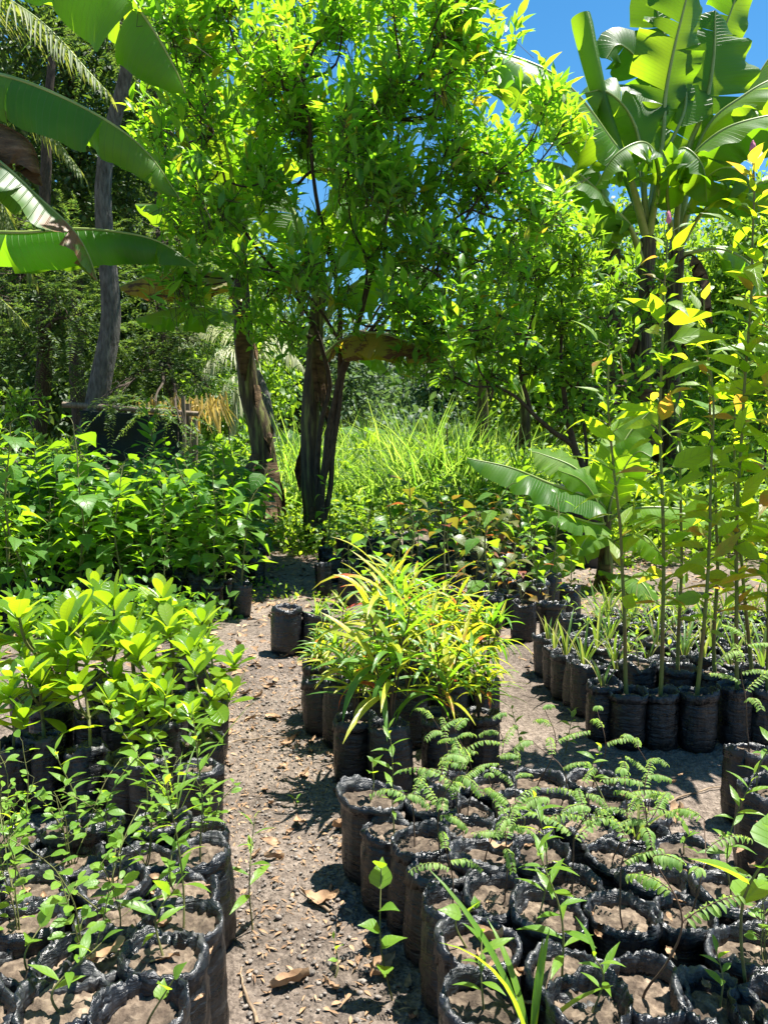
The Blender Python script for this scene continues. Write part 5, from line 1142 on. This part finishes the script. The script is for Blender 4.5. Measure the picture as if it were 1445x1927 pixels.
named = [(515, 1355, 'curled tan leaf beside the footprint hollow, biggest near the left bags', 1.2), (640, 1560, 'curled tan leaf close to the flared bag', 1.1), (605, 1705, 'rolled brown leaf like a tube in the middle of the path', 1.2), (548, 1860, 'upright tan leaf at the foot of the left front bags', 1.0), (560, 1550, 'flat pale leaf in the middle of the path', .9), (545, 1405, 'pale leaf below the curled pair on the path', .8), (720, 1830, 'brown leaf beside the round-leaved weed', 1.1)]
for i, (px, py, lab, s) in enumerate(named):
    p = onz(px, py, 0); solo('fallen_leaf', lm[i % 7], lab, 'fallen leaf', 'dry leaves fallen on the path', loc=(p[0], p[1], gz(p[0], p[1]) + .012), rot=(prng.uniform(-.4, .4), prng.uniform(-.4, .4), prng.uniform(0, 6)), sc=s)
for i, p in enumerate(path_pts(80, 5)):
    solo('fallen_leaf', lm[i % 7], 'small dry brown leaf fallen on the dirt path', 'fallen leaf', 'dry leaves fallen on the path', loc=(p[0], p[1], gz(p[0], p[1]) + .008), rot=(prng.uniform(-.5, .5), prng.uniform(-.5, .5), prng.uniform(0, 6)), sc=prng.uniform(.25, .75))
r = np.random.default_rng(44)
for i in range(46):   # leaves lying in the bags and between them
    px, py = (r.uniform(880, 1440), r.uniform(1450, 1900)) if i % 3 else (r.uniform(0, 400), r.uniform(1600, 1900))
    z = .262; p = onz(px, py, z)
    solo('fallen_leaf', lm[i % 7], 'small dry leaf lying on the soil of a front bag', 'fallen leaf', 'dry leaves lying in the front bags', loc=(p[0], p[1], z), rot=(prng.uniform(-.3, .3), prng.uniform(-.3, .3), prng.uniform(0, 6)), sc=prng.uniform(.2, .5))
for px, py, lab in [(300, 1810, 'large tan leaf lying across a left front bag'), (915, 1772, 'crumpled tan leaf standing in a right front bag'), (940, 1600, 'curled brown leaf spanning a bag of the right front bed'), (200, 1800, 'large pale leaf folded on a left front bag'), (1275, 1540, 'orange brown leaf at the back corner of right front bed')]:
    p = onz(px, py, .275); solo('fallen_leaf', lm[int(px) % 7], lab, 'fallen leaf', 'dry leaves lying in the front bags', loc=(p[0], p[1], .275), rot=(.2, -.2, px), sc=.9)
def gravel():
    r = np.random.default_rng(3); m = M()
    base = []
    for la in (-.9, -.4, .4, .9):
        for a in range(6): base.append((math.cos(a * 1.047) * math.cos(la), math.sin(a * 1.047) * math.cos(la), math.sin(la)))
    base = np.array(base); i = np.arange(3)[:, None] * 6; j = np.arange(6)[None, :]
    Fc = np.stack([i + j, i + (j + 1) % 6, i + 6 + (j + 1) % 6, i + 6 + j], -1).reshape(-1, 4); Fc = np.vstack([Fc, [[18, 19, 20, 21], [18, 21, 22, 23]]])
    for p in path_pts(4200, 8):
        s = .0018 + .0065 * r.random() ** 4 * (1.6 if r.random() < .06 else 1); V = base * (1 + r.normal(size=(24, 3)) * .22) * [1, r.uniform(.6, 1.2), .55] * s
        m.add(V + [p[0], p[1], gz(p[0], p[1]) + s * .3 + .004], Fc)
    solo('gravel', m.mesh('gravel', m_stone, smooth=False), 'grey gravel and clods scattered over the dirt path', 'gravel', kind='stuff')
gravel()
def soil_litter():
    r = np.random.default_rng(13); n = 1500; P = np.array(path_pts(n, 14)); P[:, 2] = [gz(p[0], p[1]) + .008 for p in P]
    D = r.normal(size=(n, 3)) * [1, 1, .15]
    solo('litter', M().add(*leaves(P, D, r.normal(size=(n, 3)) * .3 + [0, 0, 1], r.uniform(.01, .04, n), r.uniform(.002, .012, n), P_LEAN, .6, .3)).mesh('litter', m_litter), 'bits of dry leaf and straw strewn over the path', 'litter', kind='stuff')
    P = np.stack([r.uniform(-2.6, 3.6, 3800), r.uniform(4.2, 10.5, 3800), np.zeros(3800)], 1); P[:, 2] = [gz(p[0], p[1]) + .01 for p in P]; n = len(P)
    solo('leaf_litter', M().add(*leaves(P, r.normal(size=(n, 3)) * [1, 1, .2], r.normal(size=(n, 3)) * .4 + [0, 0, 1], r.uniform(.04, .12, n), r.uniform(.015, .045, n), P_LEAN, .8, .3)).mesh('leaf_litter', m_litter), 'brown fallen leaves covering the shaded ground under the bush', 'leaf litter', kind='stuff')
soil_litter()
for i, (px, py, ln, rz, lab) in enumerate([(590, 1700, .16, 2.2, 'short thick twig on the path near the rolled leaf'), (480, 1400, .3, .3, 'thin long twig lying near the left bags'), (470, 1880, .22, 1.9, 'thin twig beside the left front bag'), (1300, 1500, .4, .5, 'long thin twig behind the right front bed')]):
    p = onz(px, py, 0); me = M().add(*tube(wob(curve([(-ln / 2, 0, .01), (0, .01, .018), (ln / 2, 0, .01)], 10), .012, 20, i), np.linspace(.005, .002, 10), 6)).mesh('twig', m_twig)
    solo('twig', me, lab, 'twig', 'twigs', loc=(p[0], p[1], gz(p[0], p[1])), rot=(0, 0, rz))
